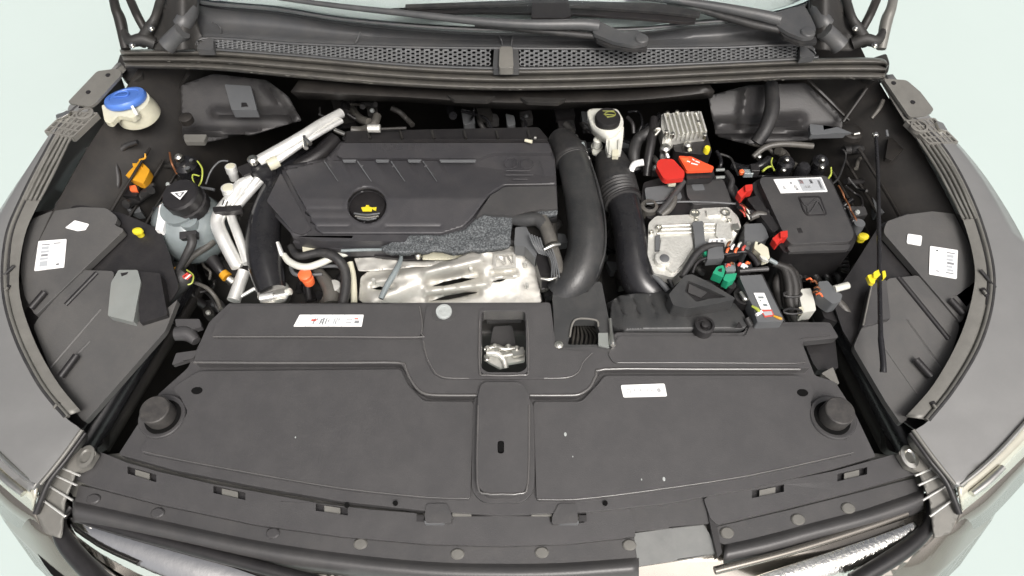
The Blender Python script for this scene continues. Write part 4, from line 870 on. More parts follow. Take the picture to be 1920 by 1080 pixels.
for c_, l_ in (((432, 312, 440, 336, .0105, .95), 'upper bare aluminium charging port standing beside the thick pipe'), ((427, 352, 434, 374, .0125, .94), 'lower wide aluminium charging port above the black pipe clamp')):
    t = T('charging_port', l_, 'charging port', c_[0], c_[1], c_[5], 'aluminium charging ports')
    a, b = P(c_[0], c_[1], c_[5]), P(c_[2], c_[3], c_[5] - .03)
    lathe('port_neck', b, [(c_[4] * .8, 0), (c_[4] * .85, (a - b).length * .5), (c_[4], (a - b).length * .55), (c_[4], (a - b).length), (c_[4] * .8, (a - b).length + .001)], 'alu', t, ax=a - b, n=20)
    lathe('port_ring', a, [(c_[4] * .9, 0), (c_[4] * .75, .0016), (c_[4] * .3, .0016)], 'cream', t, ax=a - b, n=20)
lp = T('air_conditioning_pipe', 'wide polished aluminium pipe falling from the black clamp past the coolant tank', 'pipe', 430, 430, .92, 'aluminium pipes left of the engine')
tube('pipe_run', [(474, 336, .93, .010), (452, 348, .93, .012), (436, 372, .925, .0135), (414, 398, .92, .0125), (408, 420, .915, .0125), (418, 446, .91, .0125), (432, 474, .90, .0125), (446, 500, .89, .012)], 'alu', lp, 14)
lp2 = T('air_conditioning_pipe', 'narrow polished aluminium pipe falling from the black clamp towards the glossy hose', 'pipe', 445, 430, .92, 'aluminium pipes left of the engine')
tube('pipe_run', [(492, 334, .93, .008), (462, 366, .925, .009), (440, 392, .92, .0085), (434, 406, .915, .0085), (446, 440, .91, .0085), (458, 474, .90, .0085), (464, 494, .895, .008)], 'alu', lp2, 14)
bp_ = T('pipe_clamp', 'black plastic clamp holding the two falling aluminium pipes', 'clamp', 424, 392, .93)
slab('clamp_bar', [(398, 388), (452, 384), (454, 394), (400, 398)], .936, .012, 'black', bp_, r=3)
tube('clamp_bolt', [(420, 386, .94, .004), (424, 376, .945, .005)], 'steel', bp_, 8)
wtag(tube('lower_pipe', [(458, 508, .87, .011), (450, 530, .865, .0115), (438, 564, .86, .012)], 'alu', None, 14), 'short bright aluminium pipe end just left of the silver hose clamp', 'pipe')
wtag(tube('lower_rod', [(452, 556, .86, .003), (472, 544, .86, .0035), (484, 538, .86, .003)], 'alu', None, 8), 'thin bright rod slanting beside the short aluminium pipe end', 'rod')
sb = T('port_sensor', 'brown and black plug with a bright metal tip left of the glossy hose', 'sensor', 424, 518, .87)
tube('sensor_body', [(398, 486, .88, .012), (412, 505, .875, .009), (420, 514, .87, .007)], 'black', sb, 12)
tube('sensor_collar', [(418, 512, .873, .009), (426, 520, .87, .010)], 'amber', sb, 12)
tube('sensor_tip', [(428, 522, .87, .008), (438, 530, .865, .009)], 'steel', sb, 12)
# ================================================================ coolant tank
ct = T('coolant_tank', 'round translucent coolant expansion tank with a black screw cap', 'coolant tank', 352, 420, .90)
c = P(357, 418, .875)
lathe('tank_body', c + Vector((0, 0, -.062)), [(.015, 0), (.042, .006), (.060, .022), (.068, .045), (.0685, .07), (.060, .095), (.044, .112), (.030, .118), (.03, .13)], 'tank', ct, n=40, ax=(.05, -.15, 1))
0 and lathe('tank_seam', c, [(.069, -.003), (.071, -.002), (.071, .002), (.069, .003)], 'tank', ct, n=40, ax=(.05, -.15, 1))
cc = P(348, 376, .945)
lathe('filler_cap', cc, [(.036, -.022), (.037, -.004), (.032, -.002), (.034, .000), (.034, .018), (.031, .022), (.004, .024)], 'black', ct, n=36, ax=(-.12, -.1, 1), rib=-.03)
tq = [(320, 361), (351, 357), (337, 374)]
flat('warning_triangle', tq, .975, 'white', ct)
flat('triangle_inner', [(327, 362.5), (346, 360), (337, 370)], .9756, 'ink', ct)
flat('triangle_figure', [(332, 363), (341, 362), (337, 368)], .9762, 'white', ct, .0005)
slab('side_label', [(299, 384), (312, 380), (316, 392), (304, 434), (291, 432)], .93, .012, 'white', ct, r=3)
lathe('level_boss', P(353, 414, .93), [(.016, -.02), (.015, 0), (.009, .002), (.008, .001), (.002, .001)], 'tank', ct, n=24)
cn = T('level_sensor_plug', 'black connector and cable plugged into the front of the coolant tank', 'plug', 353, 445, .92)
bx('plug_body', P(355, 442, .925), (.030, .014, .016), 'black', cn, (20, 0, 8), .002)
tube('plug_cable', [(358, 442, .935, .008), (360, 456, .93, .008), (352, 474, .92, .0075), (338, 500, .90, .006), (322, 528, .88, .006)], 'rubber', cn, 10)
wtag(tube('overflow_pipe', [(340, 505, .87, .005), (362, 480, .88, .006), (388, 462, .88, .007), (400, 452, .88, .007)], 'rubber2', None, 10), 'grey brown thin pipe sweeping up under the coolant tank', 'pipe')
wtag(tube('thin_cable', [(360, 528, .86, .003), (388, 540, .86, .004), (406, 560, .85, .004), (414, 580, .85, .004)], 'rubber2', None, 8), 'thin dark cable curving below the coolant tank towards the radiator cover', 'cable')
# connector bundle below the tank
wb = T('wiring_plug', 'dark taped wiring plug with red and white strands, below the coolant tank', 'wiring plug', 335, 520, .88)
tube('taped_loom', [(352, 512, .885, .018), (340, 524, .88, .020), (322, 545, .87, .018), (300, 575, .85, .014)], 'rubber', wb, 14)
tube('bare_strand', [(342, 519, .902, .0016), (352, 512, .902, .0016)], 'red', wb, 6)
for k in range(3): tube('bare_strand', [(344 + k * 3, 522 + k, .902, .0014), (355 + k * 2, 514 + k, .902, .0014)], 'white' if k % 2 else 'inkr', wb, 6)
tube('ring_tie', [(350, 506, .89, .0015), (362, 516, .89, .0015), (360, 530, .885, .0015), (352, 534, .885, .0015)], 'limey', wb, 6)
tube('loom_arm', [(318, 560, .86, .010), (300, 575, .855, .008), (296, 590, .85, .006)], 'rubber2', wb, 10)
lathe('amber_clip', P(326, 508, .89), [(.008, -.012), (.009, 0), (.005, .004)], 'amber', wb, n=12)
ch = T('corrugated_loom', 'black corrugated conduit curling beside the wiring plug', 'conduit', 300, 520, .86)
tube('conduit', [(318, 480, .88, .012), (298, 490, .87, .013), (288, 520, .86, .013), (300, 552, .85, .013)], 'rubber', ch, 12, (0, 1, .07), 8)
# yellow clips
def yclip(label, px, py):
    t = T('yellow_clip', label, 'clip', px, py, .94, 'yellow clips on the inner wing panels')
    lathe('clip_head', P(px, py, .935), [(.006, -.014), (.007, -.004), (.009, -.002), (.008, .002), (.003, .004)], 'yellow', t, n=16, sx=1.1, sy=.8)
yclip('small yellow push clip on the left inner wing panel', 258, 433)
yclip('small yellow push clip beside the fuse box corner on the right', 1619, 443)
# ================================================================ washer filler
wf = T('washer_filler', 'cream windscreen washer filler neck with a round blue cap', 'washer filler', 238, 210, .98)
c = P(236, 186, 1.0)
lathe('neck', c + Vector((.010, -.004, -.042)), [(.035, 0), (.040, .005), (.039, .018), (.035, .032), (.034, .040)], 'cream', wf, n=36)
slab('neck_flange', [(190, 196), (250, 200), (262, 210), (250, 222), (222, 216), (208, 232), (196, 228)], 1.0, .010, 'cream', wf, r=5)
ringslab('flange_loop', [(196, 205), (226, 207), (222, 226), (202, 226)], [(203, 210), (218, 211), (215, 221), (206, 221)], 0.992, .006, 'cream', wf, r=3)
lathe('cap', c, [(.036, -.006), (.0385, -.002), (.0385, .003), (.036, .007), (.028, .008), (.027, .006), (.004, .006)], 'blue', wf, ax=(-.1, .28, 1), n=40)
tube('cap_symbol', [(214, 178, 1.008, .0014), (224, 172, 1.008, .0014), (240, 173, 1.008, .0014), (236, 180, 1.008, .0014), (214, 182, 1.008, .0014)], 'blue', wf, 6)
tube('cap_symbol', [(258, 176, 1.008, .0012), (254, 184, 1.008, .0012), (238, 190, 1.008, .0012)], 'blue', wf, 6)
slab('cap_tag', [(243, 196), (249, 197), (258, 212), (252, 214)], 1.01, .004, 'white', wf, r=1)
# amber connector on the left
am = T('amber_connector', 'amber plastic connector hanging on a black plug, left of the coolant tank', 'connector', 254, 325, .90)
slab('connector_shell', [(244, 298), (262, 297), (268, 306), (281, 318), (276, 330), (268, 344), (250, 338), (231, 326), (236, 314)], .90, .018, 'amber', am, r=3, bev=.002)
slab('connector_rib', [(248, 306), (262, 306), (266, 312), (250, 314)], .905, .006, 'amber', am, r=1)
tube('connector_tail', [(262, 300, .91, .0025), (272, 296, .915, .002), (272, 288, .92, .0015)], 'amber', am, 6)
slab('black_plug', [(226, 334), (250, 340), (262, 346), (256, 368), (224, 366), (220, 350)], .885, .02, 'black', am, r=4)
slab('red_latch', [(242, 348), (254, 347), (258, 358), (244, 358)], .889, .006, 'orange', am, r=2)
def cable(label, ps, m='rubber', catg='cable', n=8, name='cable', grp=None): return tag(tube(name, ps, m, None, n), label, catg, grp)
cable('dark cable drooping from the wing wall to the amber connector', [(205, 290, .93, .006), (216, 306, .92, .006), (222, 340, .90, .006), (214, 372, .88, .007)])
cable('dark cable rising from behind the amber connector to the wing', [(200, 340, .90, .006), (214, 312, .91, .006), (230, 278, .93, .006), (258, 266, .94, .005)])
cable('dark cable looping down on the left of the black plug', [(190, 372, .88, .008), (200, 330, .89, .008), (180, 286, .93, .006), (165, 280, .95, .005)])
cable('thin red brown wire left of the strut plug', [(318, 286, .92, .002), (322, 306, .92, .002), (332, 326, .90, .002)], 'copper')
# plug on strut tower with green wire
sp = T('strut_plug', 'black plug cluster with a green wire loop above the coolant tank', 'plug', 345, 305, .92)
lathe('plug_core', P(346, 306, .91), [(.022, -.03), (.023, -.004), (.016, .004), (.004, .006)], 'hose', sp, n=20)
lathe('plug_nut', P(334, 293, .93), [(.008, -.008), (.008, 0), (.004, .003)], 'steel', sp, n=12)
lathe('plug_nut', P(358, 300, .93), [(.004, -.008), (.004, 0)], 'steel', sp, n=10)
lathe('plug_nut', P(351, 315, .925), [(.005, -.008), (.005, 0)], 'steel', sp, n=10)
tube('green_wire', [(370, 302, .93, .0015), (379, 316, .93, .0016), (378, 338, .92, .0016), (370, 350, .92, .0016), (362, 338, .92, .0016), (362, 328, .92, .0016), (374, 330, .92, .0015)], 'limey', sp, 6)
cable('thin grey wire curving right of the green wire loop', [(386, 345, .90, .0018), (396, 320, .91, .0018), (412, 303, .92, .0018), (428, 302, .92, .0018)], 'grey')
cable('grey rod lying behind the coolant tank cap', [(366, 350, .90, .003), (392, 354, .90, .003), (402, 356, .90, .003)], 'grey', 'rod')
# pieces behind the engine cover
for px, py, l_ in ((702, 241, 'small bright metal tube end behind the engine cover'),):
    t = T('tube_end', l_, 'tube end', px, py, .93)
    tube('end_sleeve', [(690, 241, .935, .008), (713, 241, .935, .0085)], 'cast', t, 12)
    tube('end_stem', [(713, 242, .93, .003), (762, 240, .93, .003)], 'dark', t, 8)
t = T('pipe_bracket', 'small bright bracket where the two aluminium pipes meet the firewall', 'bracket', 636, 248, .93)
tube('bracket_tip', [(628, 244, .94, .004), (648, 252, .94, .0045)], 'steel', t, 8)
lathe('bracket_bolt', P(612, 228, .95), [(.005, -.006), (.005, 0)], 'steel', t, n=10)
cable('black foam wrapped hose behind the left end of the engine cover', [(520, 330, .90, .012), (560, 312, .90, .016), (600, 290, .90, .018), (628, 262, .90, .018)], 'black', 'hose')
bx_ = slab('rear_manifold', [(646, 246), (1010, 238), (1030, 262), (640, 262)], .915, .06, 'black', None, r=6, bev=.004); tag(bx_, 'long black manifold ledge behind the engine cover', 'manifold')
for i, x in enumerate(range(690, 1000, 60)): tube('manifold_rib', [(x, 246, .918, .003), (x + 4, 260, .918, .003)], 'dark', bx_, 6)
# ================================================================ intake pipe and its bracket
ip = T('intake_pipe', 'thick grey black plastic intake pipe bending down along the right end of the engine cover', 'intake pipe', 1090, 420, .93)
tube('pipe_body', [(1072, 292, .925, .030), (1082, 330, .93, .0315), (1093, 380, .93, .033), (1100, 430, .93, .034), (1098, 480, .92, .0345), (1078, 525, .905, .0345), (1050, 556, .885, .032)], 'pipe', ip, 24)
tube('pipe_collar', [(1048, 260, .915, .024), (1058, 272, .92, .029), (1068, 288, .925, .032), (1074, 304, .925, .0325)], 'rubber', ip, 22, (.1, .95, .035), 6)
tube('pipe_seam', [(1106, 300, .945, .002), (1122, 350, .955, .002), (1134, 410, .95, .002), (1134, 470, .94, .002), (1118, 520, .92, .002)], 'pipe', ip, 6)
0 and ringt('flat_pad', 1096, 385, 20, 82, .9635, .0012, 'hose2', ip, 24)
br = T('pipe_bracket', 'black plastic bracket plate with a square opening between intake pipe and air filter box', 'bracket', 1090, 600, .90)
slab('bracket_plate', [(1036, 548), (1062, 530), (1128, 528), (1142, 600), (1150, 652), (1040, 652)], .912, .02, 'hose2', br, r=5, bev=.003, holes=[([(1076, 600), (1118, 600), (1130, 646), (1064, 646)], 5)])
lathe('bracket_hole', P(1099, 543, .9127), [(.005, -.001), (.005, 0)], 'black', br, n=14)
tube('opening_edge', [(1068, 632, .914, .002), (1078, 600, .914, .002), (1116, 600, .914, .002), (1122, 612, .914, .002)], 'lattice', br, 6)
slab('pale_plate', [(1122, 624), (1140, 624), (1142, 652), (1122, 648)], .918, .004, 'bracket', br, r=1)
tube('bracket_bolt', [(1144, 598, .92, .003), (1146, 620, .92, .003), (1148, 640, .92, .0055), (1149, 648, .92, .005)], 'steel', br, 10)
bolt('corner_screw', 1048, 645, .917, .005, .004, 'steel', br)
fn = T('fan_blower', 'brown ribbed fan housing seen down the square opening', 'fan', 1098, 625, .84)
for k in range(7): tube('fan_blade', [(1072 + k * 8, 652, .865, .002), (1076 + k * 8, 630, .86, .0022), (1078 + k * 5, 612, .85, .002)], 'rubber2', fn, 6)
lathe('fan_hub', P(1098, 640, .84), [(.035, -.03), (.033, 0), (.02, .008)], 'rubber', fn, n=24)
# second hose
ah = T('air_duct', 'glossy black air duct with a ribbed upper sleeve, left of the battery', 'air duct', 1175, 430, .92)
tube('ribbed_sleeve', [(1144, 298, .91, .030), (1152, 330, .915, .0365), (1160, 360, .915, .037), (1168, 382, .915, .034)], 'rubber', ah, 24, (.05, .97, .03), 10)
tube('duct_body', [(1168, 378, .915, .031), (1178, 420, .915, .030), (1184, 460, .91, .030), (1190, 500, .90, .031), (1206, 535, .885, .034), (1240, 560, .87, .034)], 'hose', ah, 22)
tube('sleeve_band', [(1166, 372, .915, .0352), (1169, 380, .915, .0352)], 'black', ah, 22)
tube('duct_clip', [(1224, 516, .915, .004), (1240, 530, .915, .005), (1252, 545, .91, .005)], 'grey', ah, 8)
tube('duct_clip', [(1234, 508, .915, .003), (1252, 520, .915, .004), (1262, 540, .91, .004)], 'rubber', ah, 8)
# air filter box
af = T('air_filter_box', 'rounded black air filter box with a ribbed top behind the radiator cover', 'air filter box', 1270, 580, .91)
def za(x, y):
    z = .905 + .016 * math.sin(min(1, max(0, (y - 545) / 70)) * math.pi * .55) - .012 * math.exp(-((x - 1145) / 16) ** 2) + .006 * MN.noise(Vector((x * .008, y * .008, 3)))
    for x0 in (1160, 1190, 1222, 1254, 1284):
        z -= ridge(x, y, (x0 - 4, 556, x0 + 8, 592), 2.6, .006)
    return z
relief('box_shell', [(1146, 566), (1160, 554), (1210, 548), (1250, 545), (1300, 548), (1345, 556), (1372, 562), (1396, 590), (1402, 614), (1152, 618), (1144, 600)], za, 'hose2', af, 5, 9, (), .05)
slab('intake_hood', [(1254, 552), (1284, 516), (1298, 514), (1332, 530), (1380, 560), (1340, 570), (1290, 578), (1262, 572)], .950, .035, 'hose2', af, r=4, bev=.004, seg=3, holes=[([(1290, 526), (1330, 542), (1362, 557), (1330, 560), (1306, 566), (1284, 546)], 2)])
slab('hood_mouth', [(1282, 520), (1368, 556), (1330, 564), (1306, 570), (1278, 548)], .942, .002, 'black', af, r=2)
slab('hood_flap', [(1292, 532), (1326, 548), (1314, 558), (1290, 548)], .9445, .002, 'cover2', af, r=2, bev=.0005)
lathe('box_screw', P(1322, 609, .935), [(.016, -.02), (.016, 0), (.012, .001), (.012, -.004), (.007, -.004), (.006, .002), (.002, .003)], 'black', af, n=24)
slab('box_notch', [(1376, 616), (1386, 602), (1394, 616)], .932, .002, 'black', af)
tube('box_clip', [(1400, 596, .925, .005), (1408, 612, .92, .006)], 'rubber', af, 10)
# ================================================================ cluster right of the engine cover
eg = T('vacuum_valve', 'black elbow pipe and finned valve between the heat shield and the intake pipe', 'valve', 1010, 450, .93)
tube('elbow', [(962, 412, .93, .010), (985, 412, .935, .0125), (1008, 412, .94, .0125), (1022, 425, .94, .012), (1028, 440, .935, .012)], 'hose2', eg, 14)
tube('elbow_arm', [(1016, 410, .94, .011), (1026, 432, .94, .0125), (1034, 458, .935, .0125)], 'rubber2', eg, 14)
tube('elbow_tail', [(1036, 466, .93, .011), (1042, 490, .925, .012), (1048, 516, .92, .011)], 'rubber2', eg, 14)
slab('valve_block', [(966, 426), (986, 424), (1000, 450), (1008, 470), (1004, 484), (984, 462), (964, 460)], .925, .03, 'grey', eg, r=3)
slab('valve_body', [(1000, 470), (1030, 474), (1036, 520), (1016, 526), (1008, 500)], .915, .03, 'black', eg, r=4)
for k in range(5): tube('valve_fin', [(992 + k * 5, 438 + k * 2, .945, .0018), (1000 + k * 5, 458 + k * 3, .94, .002), (1012 + k * 4, 476 + k, .93, .0018)], 'grey', eg, 6)
tube('hose_clamp', [(1020, 468, .948, .003), (1036, 460, .950, .004), (1050, 458, .946, .003)], 'steel', eg, 8)
for k in range(4): tube('clamp_wire', [(1020 + k * 5, 466, .945, .0013), (1034 + k * 3, 490, .94, .0014), (1034 + k * 5, 520, .93, .0014)], 'grey', eg, 6)
tube('clamp_foot', [(1014, 522, .92, .003), (1030, 524, .92, .004), (1046, 518, .92, .003)], 'steel', eg, 8)
# loose bright fittings behind
ft = [(1078, 262, .93, .0055, 'steel', 'small round bright bolt head left of the blue grey tube fitting'), (1119, 268, .935, .0085, 'milky', 'white cylindrical fitting below the brake fluid reservoir, left of its neck')]
for px, py, z, r, m_, l_ in ft:
    t = T('pipe_fitting', l_, 'fitting', px, py, z)
    lathe('fitting_body', P(px, py + 6, z - .02), [(r, 0), (r, .018), (r * .8, .02), (r * .5, .021)], m_, t, n=16)
    lathe('fitting_collar', P(px, py + 8, z - .03), [(r * 1.4, 0), (r * 1.4, .004), (r, .006)], m_, t, n=16)
    lathe('fitting_collar', P(px, py + 18, z - .03), [(r * 1.2, 0), (r * 1.2, .004), (r, .006)], m_, t, n=16)
t = T('tube_fitting', 'slanting bright metal tube with a blue grey top beside the intake pipe collar', 'fitting', 1096, 285, .93)
tube('fitting_tube', [(1091, 268, .94, .005), (1094, 280, .935, .0055)], 'tank', t, 10)
tube('fitting_sleeve', [(1094, 282, .94, .006), (1101, 300, .925, .0065)], 'alu', t, 12)
cable('bright bent metal clip lying between intake pipe and ribbed sleeve', [(1098, 324, .92, .003), (1106, 316, .925, .0035)], 'steel', 'clip', name='metal_clip')
cable('small gold bolt tip behind the right end of the engine cover', [(984, 263, .95, .003), (998, 266, .95, .004)], 'cream', 'bolt', name='stud_bolt')
cable('small bright stud just above the gold bolt tip', [(1002, 258, .955, .0035), (1006, 259, .955, .0035)], 'steel', 'bolt', name='stud_bolt')
cable('white wire guide hooked over the edge between air duct and red terminal cover', [(1183, 320, .94, .006), (1190, 308, .95, .0065), (1207, 304, .955, .0065)], 'white', 'wire guide', name='wire_guide')
# brake fluid reservoir
bf = T('brake_fluid_reservoir', 'white brake fluid reservoir with a black cap marked in yellow', 'brake fluid reservoir', 1140, 240, .97)
relief('reservoir_body', [(1100, 208), (1110, 203), (1158, 204), (1169, 224), (1169, 238), (1158, 248), (1140, 249), (1124, 244), (1108, 232)], lambda x, y: .965 + .008 * math.exp(-((x - 1140) / 30) ** 2), 'milky', bf, 5, 7, (), .03)
slab('reservoir_neck', [(1140, 246), (1170, 236), (1168, 262), (1164, 290), (1140, 290), (1136, 268)], .955, .03, 'milky', bf, r=4, bev=.004)
for a in (1144, 1160): tube('neck_rib', [(a, 262, .958, .002), (a - 1, 290, .957, .002)], 'milky', bf, 6)
slab('neck_foot', [(1148, 280), (1160, 280), (1160, 292), (1148, 292)], .96, .01, 'cream', bf, r=1)
lathe('reservoir_cap', P(1140, 218, .985), [(.024, -.02), (.0245, -.004), (.0225, 0), (.003, .001)], 'black', bf, n=30)
ringt('cap_mark', 1144, 214, 10, 5, .9865, .0010, 'olive', bf, 16)
for (a, b) in (((1130, 208), (1152, 208)), ((1132, 214), (1154, 216)), ((1138, 220), (1150, 218))): tube('cap_mark', [(*a, .9865, .0010), (*b, .9865, .0010)], 'olive', bf, 6)
# finned module
fm = T('finned_module', 'cast aluminium module with upright cooling fins near the firewall', 'finned module', 1282, 240, .97)
slab('module_base', [(1240, 214), (1312, 208), (1326, 250), (1262, 258), (1248, 262), (1240, 240)], .955, .03, 'cast', fm, r=3)
for k in range(9):
    x = 1246 + k * 8.4
    a = P(x, 212 - k * .4, .968); b = P(x + 11, 252 - k * .8, .968); d = (b - a); s_ = Vector((-d.y, d.x, 0)).normalized() * .0018; h_ = Vector((0, 0, -.02))
    mk('cooling_fin', [a - s_, a + s_, b + s_, b - s_, a - s_ + h_, a + s_ + h_, b + s_ + h_, b - s_ + h_], [(0, 1, 2, 3), (0, 4, 5, 1), (1, 5, 6, 2), (2, 6, 7, 3), (3, 7, 4, 0)], 'cast', fm, .0004, 0)
for px, py in ((1252, 210), (1270, 208), (1289, 209), (1305, 210), (1310, 228), (1250, 246), (1262, 250), (1322, 252)): lathe('module_stud', P(px, py, .972), [(.004, -.01), (.004, 0), (.002, .001)], 'steel', fm, n=10)
slab('module_arm', [(1244, 250), (1262, 252), (1258, 272), (1250, 286), (1240, 284), (1242, 264)], .95, .02, 'cast', fm, r=3)
lathe('module_bolt', P(1248, 276, .955), [(.010, -.01), (.010, 0), (.006, .004), (.003, .004)], 'steel', fm, n=16)
tube('module_tip', [(1250, 288, .95, .003), (1253, 296, .945, .003)], 'white', fm, 8)
ab = T('brake_pump', 'dark hydraulic block below the finned module with a bright nut and a yellow plug', 'hydraulic block', 1295, 270, .94)
slab('pump_body', [(1262, 260), (1326, 252), (1336, 286), (1316, 290), (1264, 284)], .935, .04, 'black', ab, r=5, bev=.004)
lathe('pump_nut', P(1290, 270, .95), [(.008, -.015), (.008, 0), (.005, .004)], 'steel', ab, n=14)
tube('pump_pipe', [(1290, 274, .945, .004), (1294, 284, .94, .004)], 'cream', ab, 8)
lathe('yellow_plug', P(1326, 278, .945), [(.006, -.012), (.0065, -.002), (.005, .003)], 'yellow', ab, n=14)
# hoses and clutter between reservoir and module
cable('black curved hose right of the brake fluid reservoir', [(1176, 220, .95, .004), (1186, 232, .95, .004), (1188, 250, .94, .004)], 'black', 'hose')
cable('dark wide hose curling down between the air duct and the finned module', [(1232, 236, .94, .010), (1214, 250, .94, .012), (1196, 262, .93, .012), (1188, 290, .92, .012), (1192, 318, .90, .012)], 'rubber', 'hose')
cable('dark vertical cable left of the red terminal cover', [(1226, 222, .95, .008), (1222, 260, .945, .009), (1216, 296, .93, .009), (1212, 330, .91, .008)], 'black', 'cable')
cable('small bright double fitting left of the finned module', [(1226, 246, .96, .003), (1230, 242, .96, .0035), (1238, 242, .96, .003), (1228, 254, .955, .003)], 'steel', 'fitting', name='small_fitting')
# ================================================================ battery with red covers
ba = T('battery', 'black car battery with a dusty lid behind the cast control unit', 'battery', 1300, 365, .93)
slab('battery_case', [(1206, 342), (1250, 330), (1362, 328), (1384, 352), (1396, 402), (1214, 410), (1202, 380)], .915, .16, 'black', ba, r=6, bev=.004)
slab('battery_lid', [(1286, 338), (1356, 336), (1368, 366), (1372, 380), (1300, 384), (1288, 366)], .925, .012, 'cover2', ba, r=5, bev=.003)
slab('lid_mark', [(1296, 346), (1318, 345), (1322, 356), (1300, 357)], .9258, .0015, 'grey', ba, r=3)
slab('battery_ledge', [(1208, 352), (1270, 344), (1280, 372), (1212, 378)], .922, .01, 'grey', ba, r=6, bev=.002)
tube('battery_edge', [(1212, 382, .923, .002), (1290, 378, .926, .002), (1380, 382, .923, .002)], 'grey', ba, 6)
tube('battery_strap', [(1262, 362, .93, .005), (1264, 376, .93, .006), (1254, 392, .925, .007), (1240, 404, .92, .006)], 'rubber2', ba, 10)
tube('battery_handle', [(1234, 400, .925, .005), (1256, 376, .93, .006), (1282, 340, .935, .005)], 'cover2', ba, 10)
lathe('strap_ring', P(1218, 386, .925), [(.016, -.02), (.016, 0), (.010, .002), (.010, -.01)], 'rubber2', ba, n=20)
rt = T('red_terminal_cover', 'glossy red rounded terminal cover on the left of the orange one', 'terminal cover', 1258, 320, .95)
slab('cover_hood', [(1232, 304), (1238, 298), (1262, 298), (1284, 322), (1283, 333), (1250, 337), (1243, 333), (1231, 312)], .955, .012, 'red', rt, r=4, bev=.003, seg=3)
slab('cover_tab', [(1250, 339), (1268, 338), (1267, 346), (1254, 346)], .938, .006, 'cream', rt, r=1)
ot = T('orange_fuse_cover', 'orange red fuse cover with pale symbols on the battery', 'fuse cover', 1305, 310, .95)
oq = [(1272, 292), (1296, 293), (1322, 305), (1338, 312), (1338, 318), (1288, 320)]
slab('cover_lid', oq, .957, .008, 'orange2', ot, r=3, bev=.0015)
slab('cover_base', [(1286, 321), (1338, 319), (1340, 328), (1334, 334), (1288, 336)], .945, .014, 'black', ot, r=2)
for (a, b) in (((1288, 302), (1294, 304)), ((1298, 298), (1302, 301)), ((1296, 306), (1308, 309)), ((1304, 302), (1312, 305))): tube('symbol_line', [(*a, .9575, .0012), (*b, .9575, .0012)], 'white', ot, 6)
slab('symbol_patch', [(1276, 296), (1290, 296), (1296, 304), (1284, 304)], .9575, .0005, 'orange', ot)
for y_ in (319, 333): cable(['upper', 'lower'][y_ > 325] + ' pale metal link bar right of the orange fuse cover', [(1342, y_, .94, .003), (1358, y_ - 1, .94, .003)], 'bracket', 'link bar', name='link_bar')
cable('dark cable bending down between battery and fuse box', [(1362, 322, .93, .005), (1372, 338, .93, .006), (1370, 356, .925, .006), (1384, 376, .92, .006)], 'rubber', 'cable')
t = T('small_sensor', 'tiny orange and grey sensor on the wall right of the orange fuse cover', 'sensor', 1392, 321, .94)
lathe('sensor_knob', P(1391, 321, .945), [(.0045, -.006), (.005, 0), (.003, .002)], 'orange', t, n=12)
bx('sensor_case', P(1402, 325, .94), (.018, .012, .012), 'tank', t)
bx('sensor_case', P(1414, 318, .945), (.016, .018, .014), 'black', t)
# control unit
cu = T('control_unit', 'cast aluminium engine control unit with ribs and bolt eyes, in front of the battery', 'control unit', 1295, 440, .93)
slab('unit_case', [(1216, 418), (1230, 405), (1296, 402), (1300, 394), (1320, 390), (1366, 388), (1384, 406), (1390, 426), (1382, 436), (1370, 462), (1308, 466), (1286, 500), (1262, 520), (1226, 512), (1214, 478)], .925, .045, 'cast', cu, r=5, bev=.003)
slab('unit_plate', [(1240, 446), (1296, 442), (1300, 462), (1282, 492), (1262, 512), (1248, 500), (1236, 474)], .931, .008, 'cast', cu, r=4, bev=.002)
for y_ in (424, 431, 438): tube('unit_rib', [(1232, y_, .927, .003), (1296, y_ - 2, .927, .003)], 'cast', cu, 8)
for y_ in (420, 428, 436): tube('unit_rib', [(1320, y_, .927, .0025), (1340, y_, .927, .0025)], 'cast', cu, 8)
slab('unit_raised', [(1344, 418), (1372, 416), (1374, 446), (1350, 452), (1342, 440)], .930, .008, 'cast', cu, r=3)
slab('unit_socket', [(1372, 420), (1384, 418), (1388, 430), (1374, 432)], .935, .012, 'steel', cu, r=2)
slab('unit_raised', [(1324, 394), (1358, 392), (1362, 402), (1326, 404)], .930, .008, 'cast', cu, r=3)
for px, py, r_ in ((1236, 426, .006), (1303, 399, .009), (1360, 398, .009), (1222, 434, .004), (1306, 412, .004), (1368, 412, .004)):
    lathe('bolt_eye', P(px, py, .932), [(r_, -.01), (r_, 0), (r_ * .6, 0), (r_ * .5, -.003)], 'steel', cu, n=16)
lathe('unit_boss', P(1244, 484, .936), [(.015, -.012), (.0145, 0), (.011, .001)], 'cast', cu, n=22)
lathe('unit_plug', P(1246, 484, .9375), [(.0085, -.006), (.0085, 0), (.007, .001)], 'grey', cu, n=20)
slab('unit_strap', [(1298, 416), (1318, 414), (1322, 452), (1340, 458), (1304, 472), (1302, 440)], .938, .008, 'grey', cu, r=3)
slab('strap_side', [(1229, 442), (1238, 440), (1237, 468), (1229, 470)], .93, .006, 'grey', cu, r=1)
sticker('unit_label', [(1330, 448), (1360, 446), (1362, 456), (1326, 458)], .932, 'white', cu, [(.2, .3, .24, .8, 'ink'), (.45, .3, .55, .7, 'inkg'), (.7, .3, .85, .7, 'inkg')], r=1)
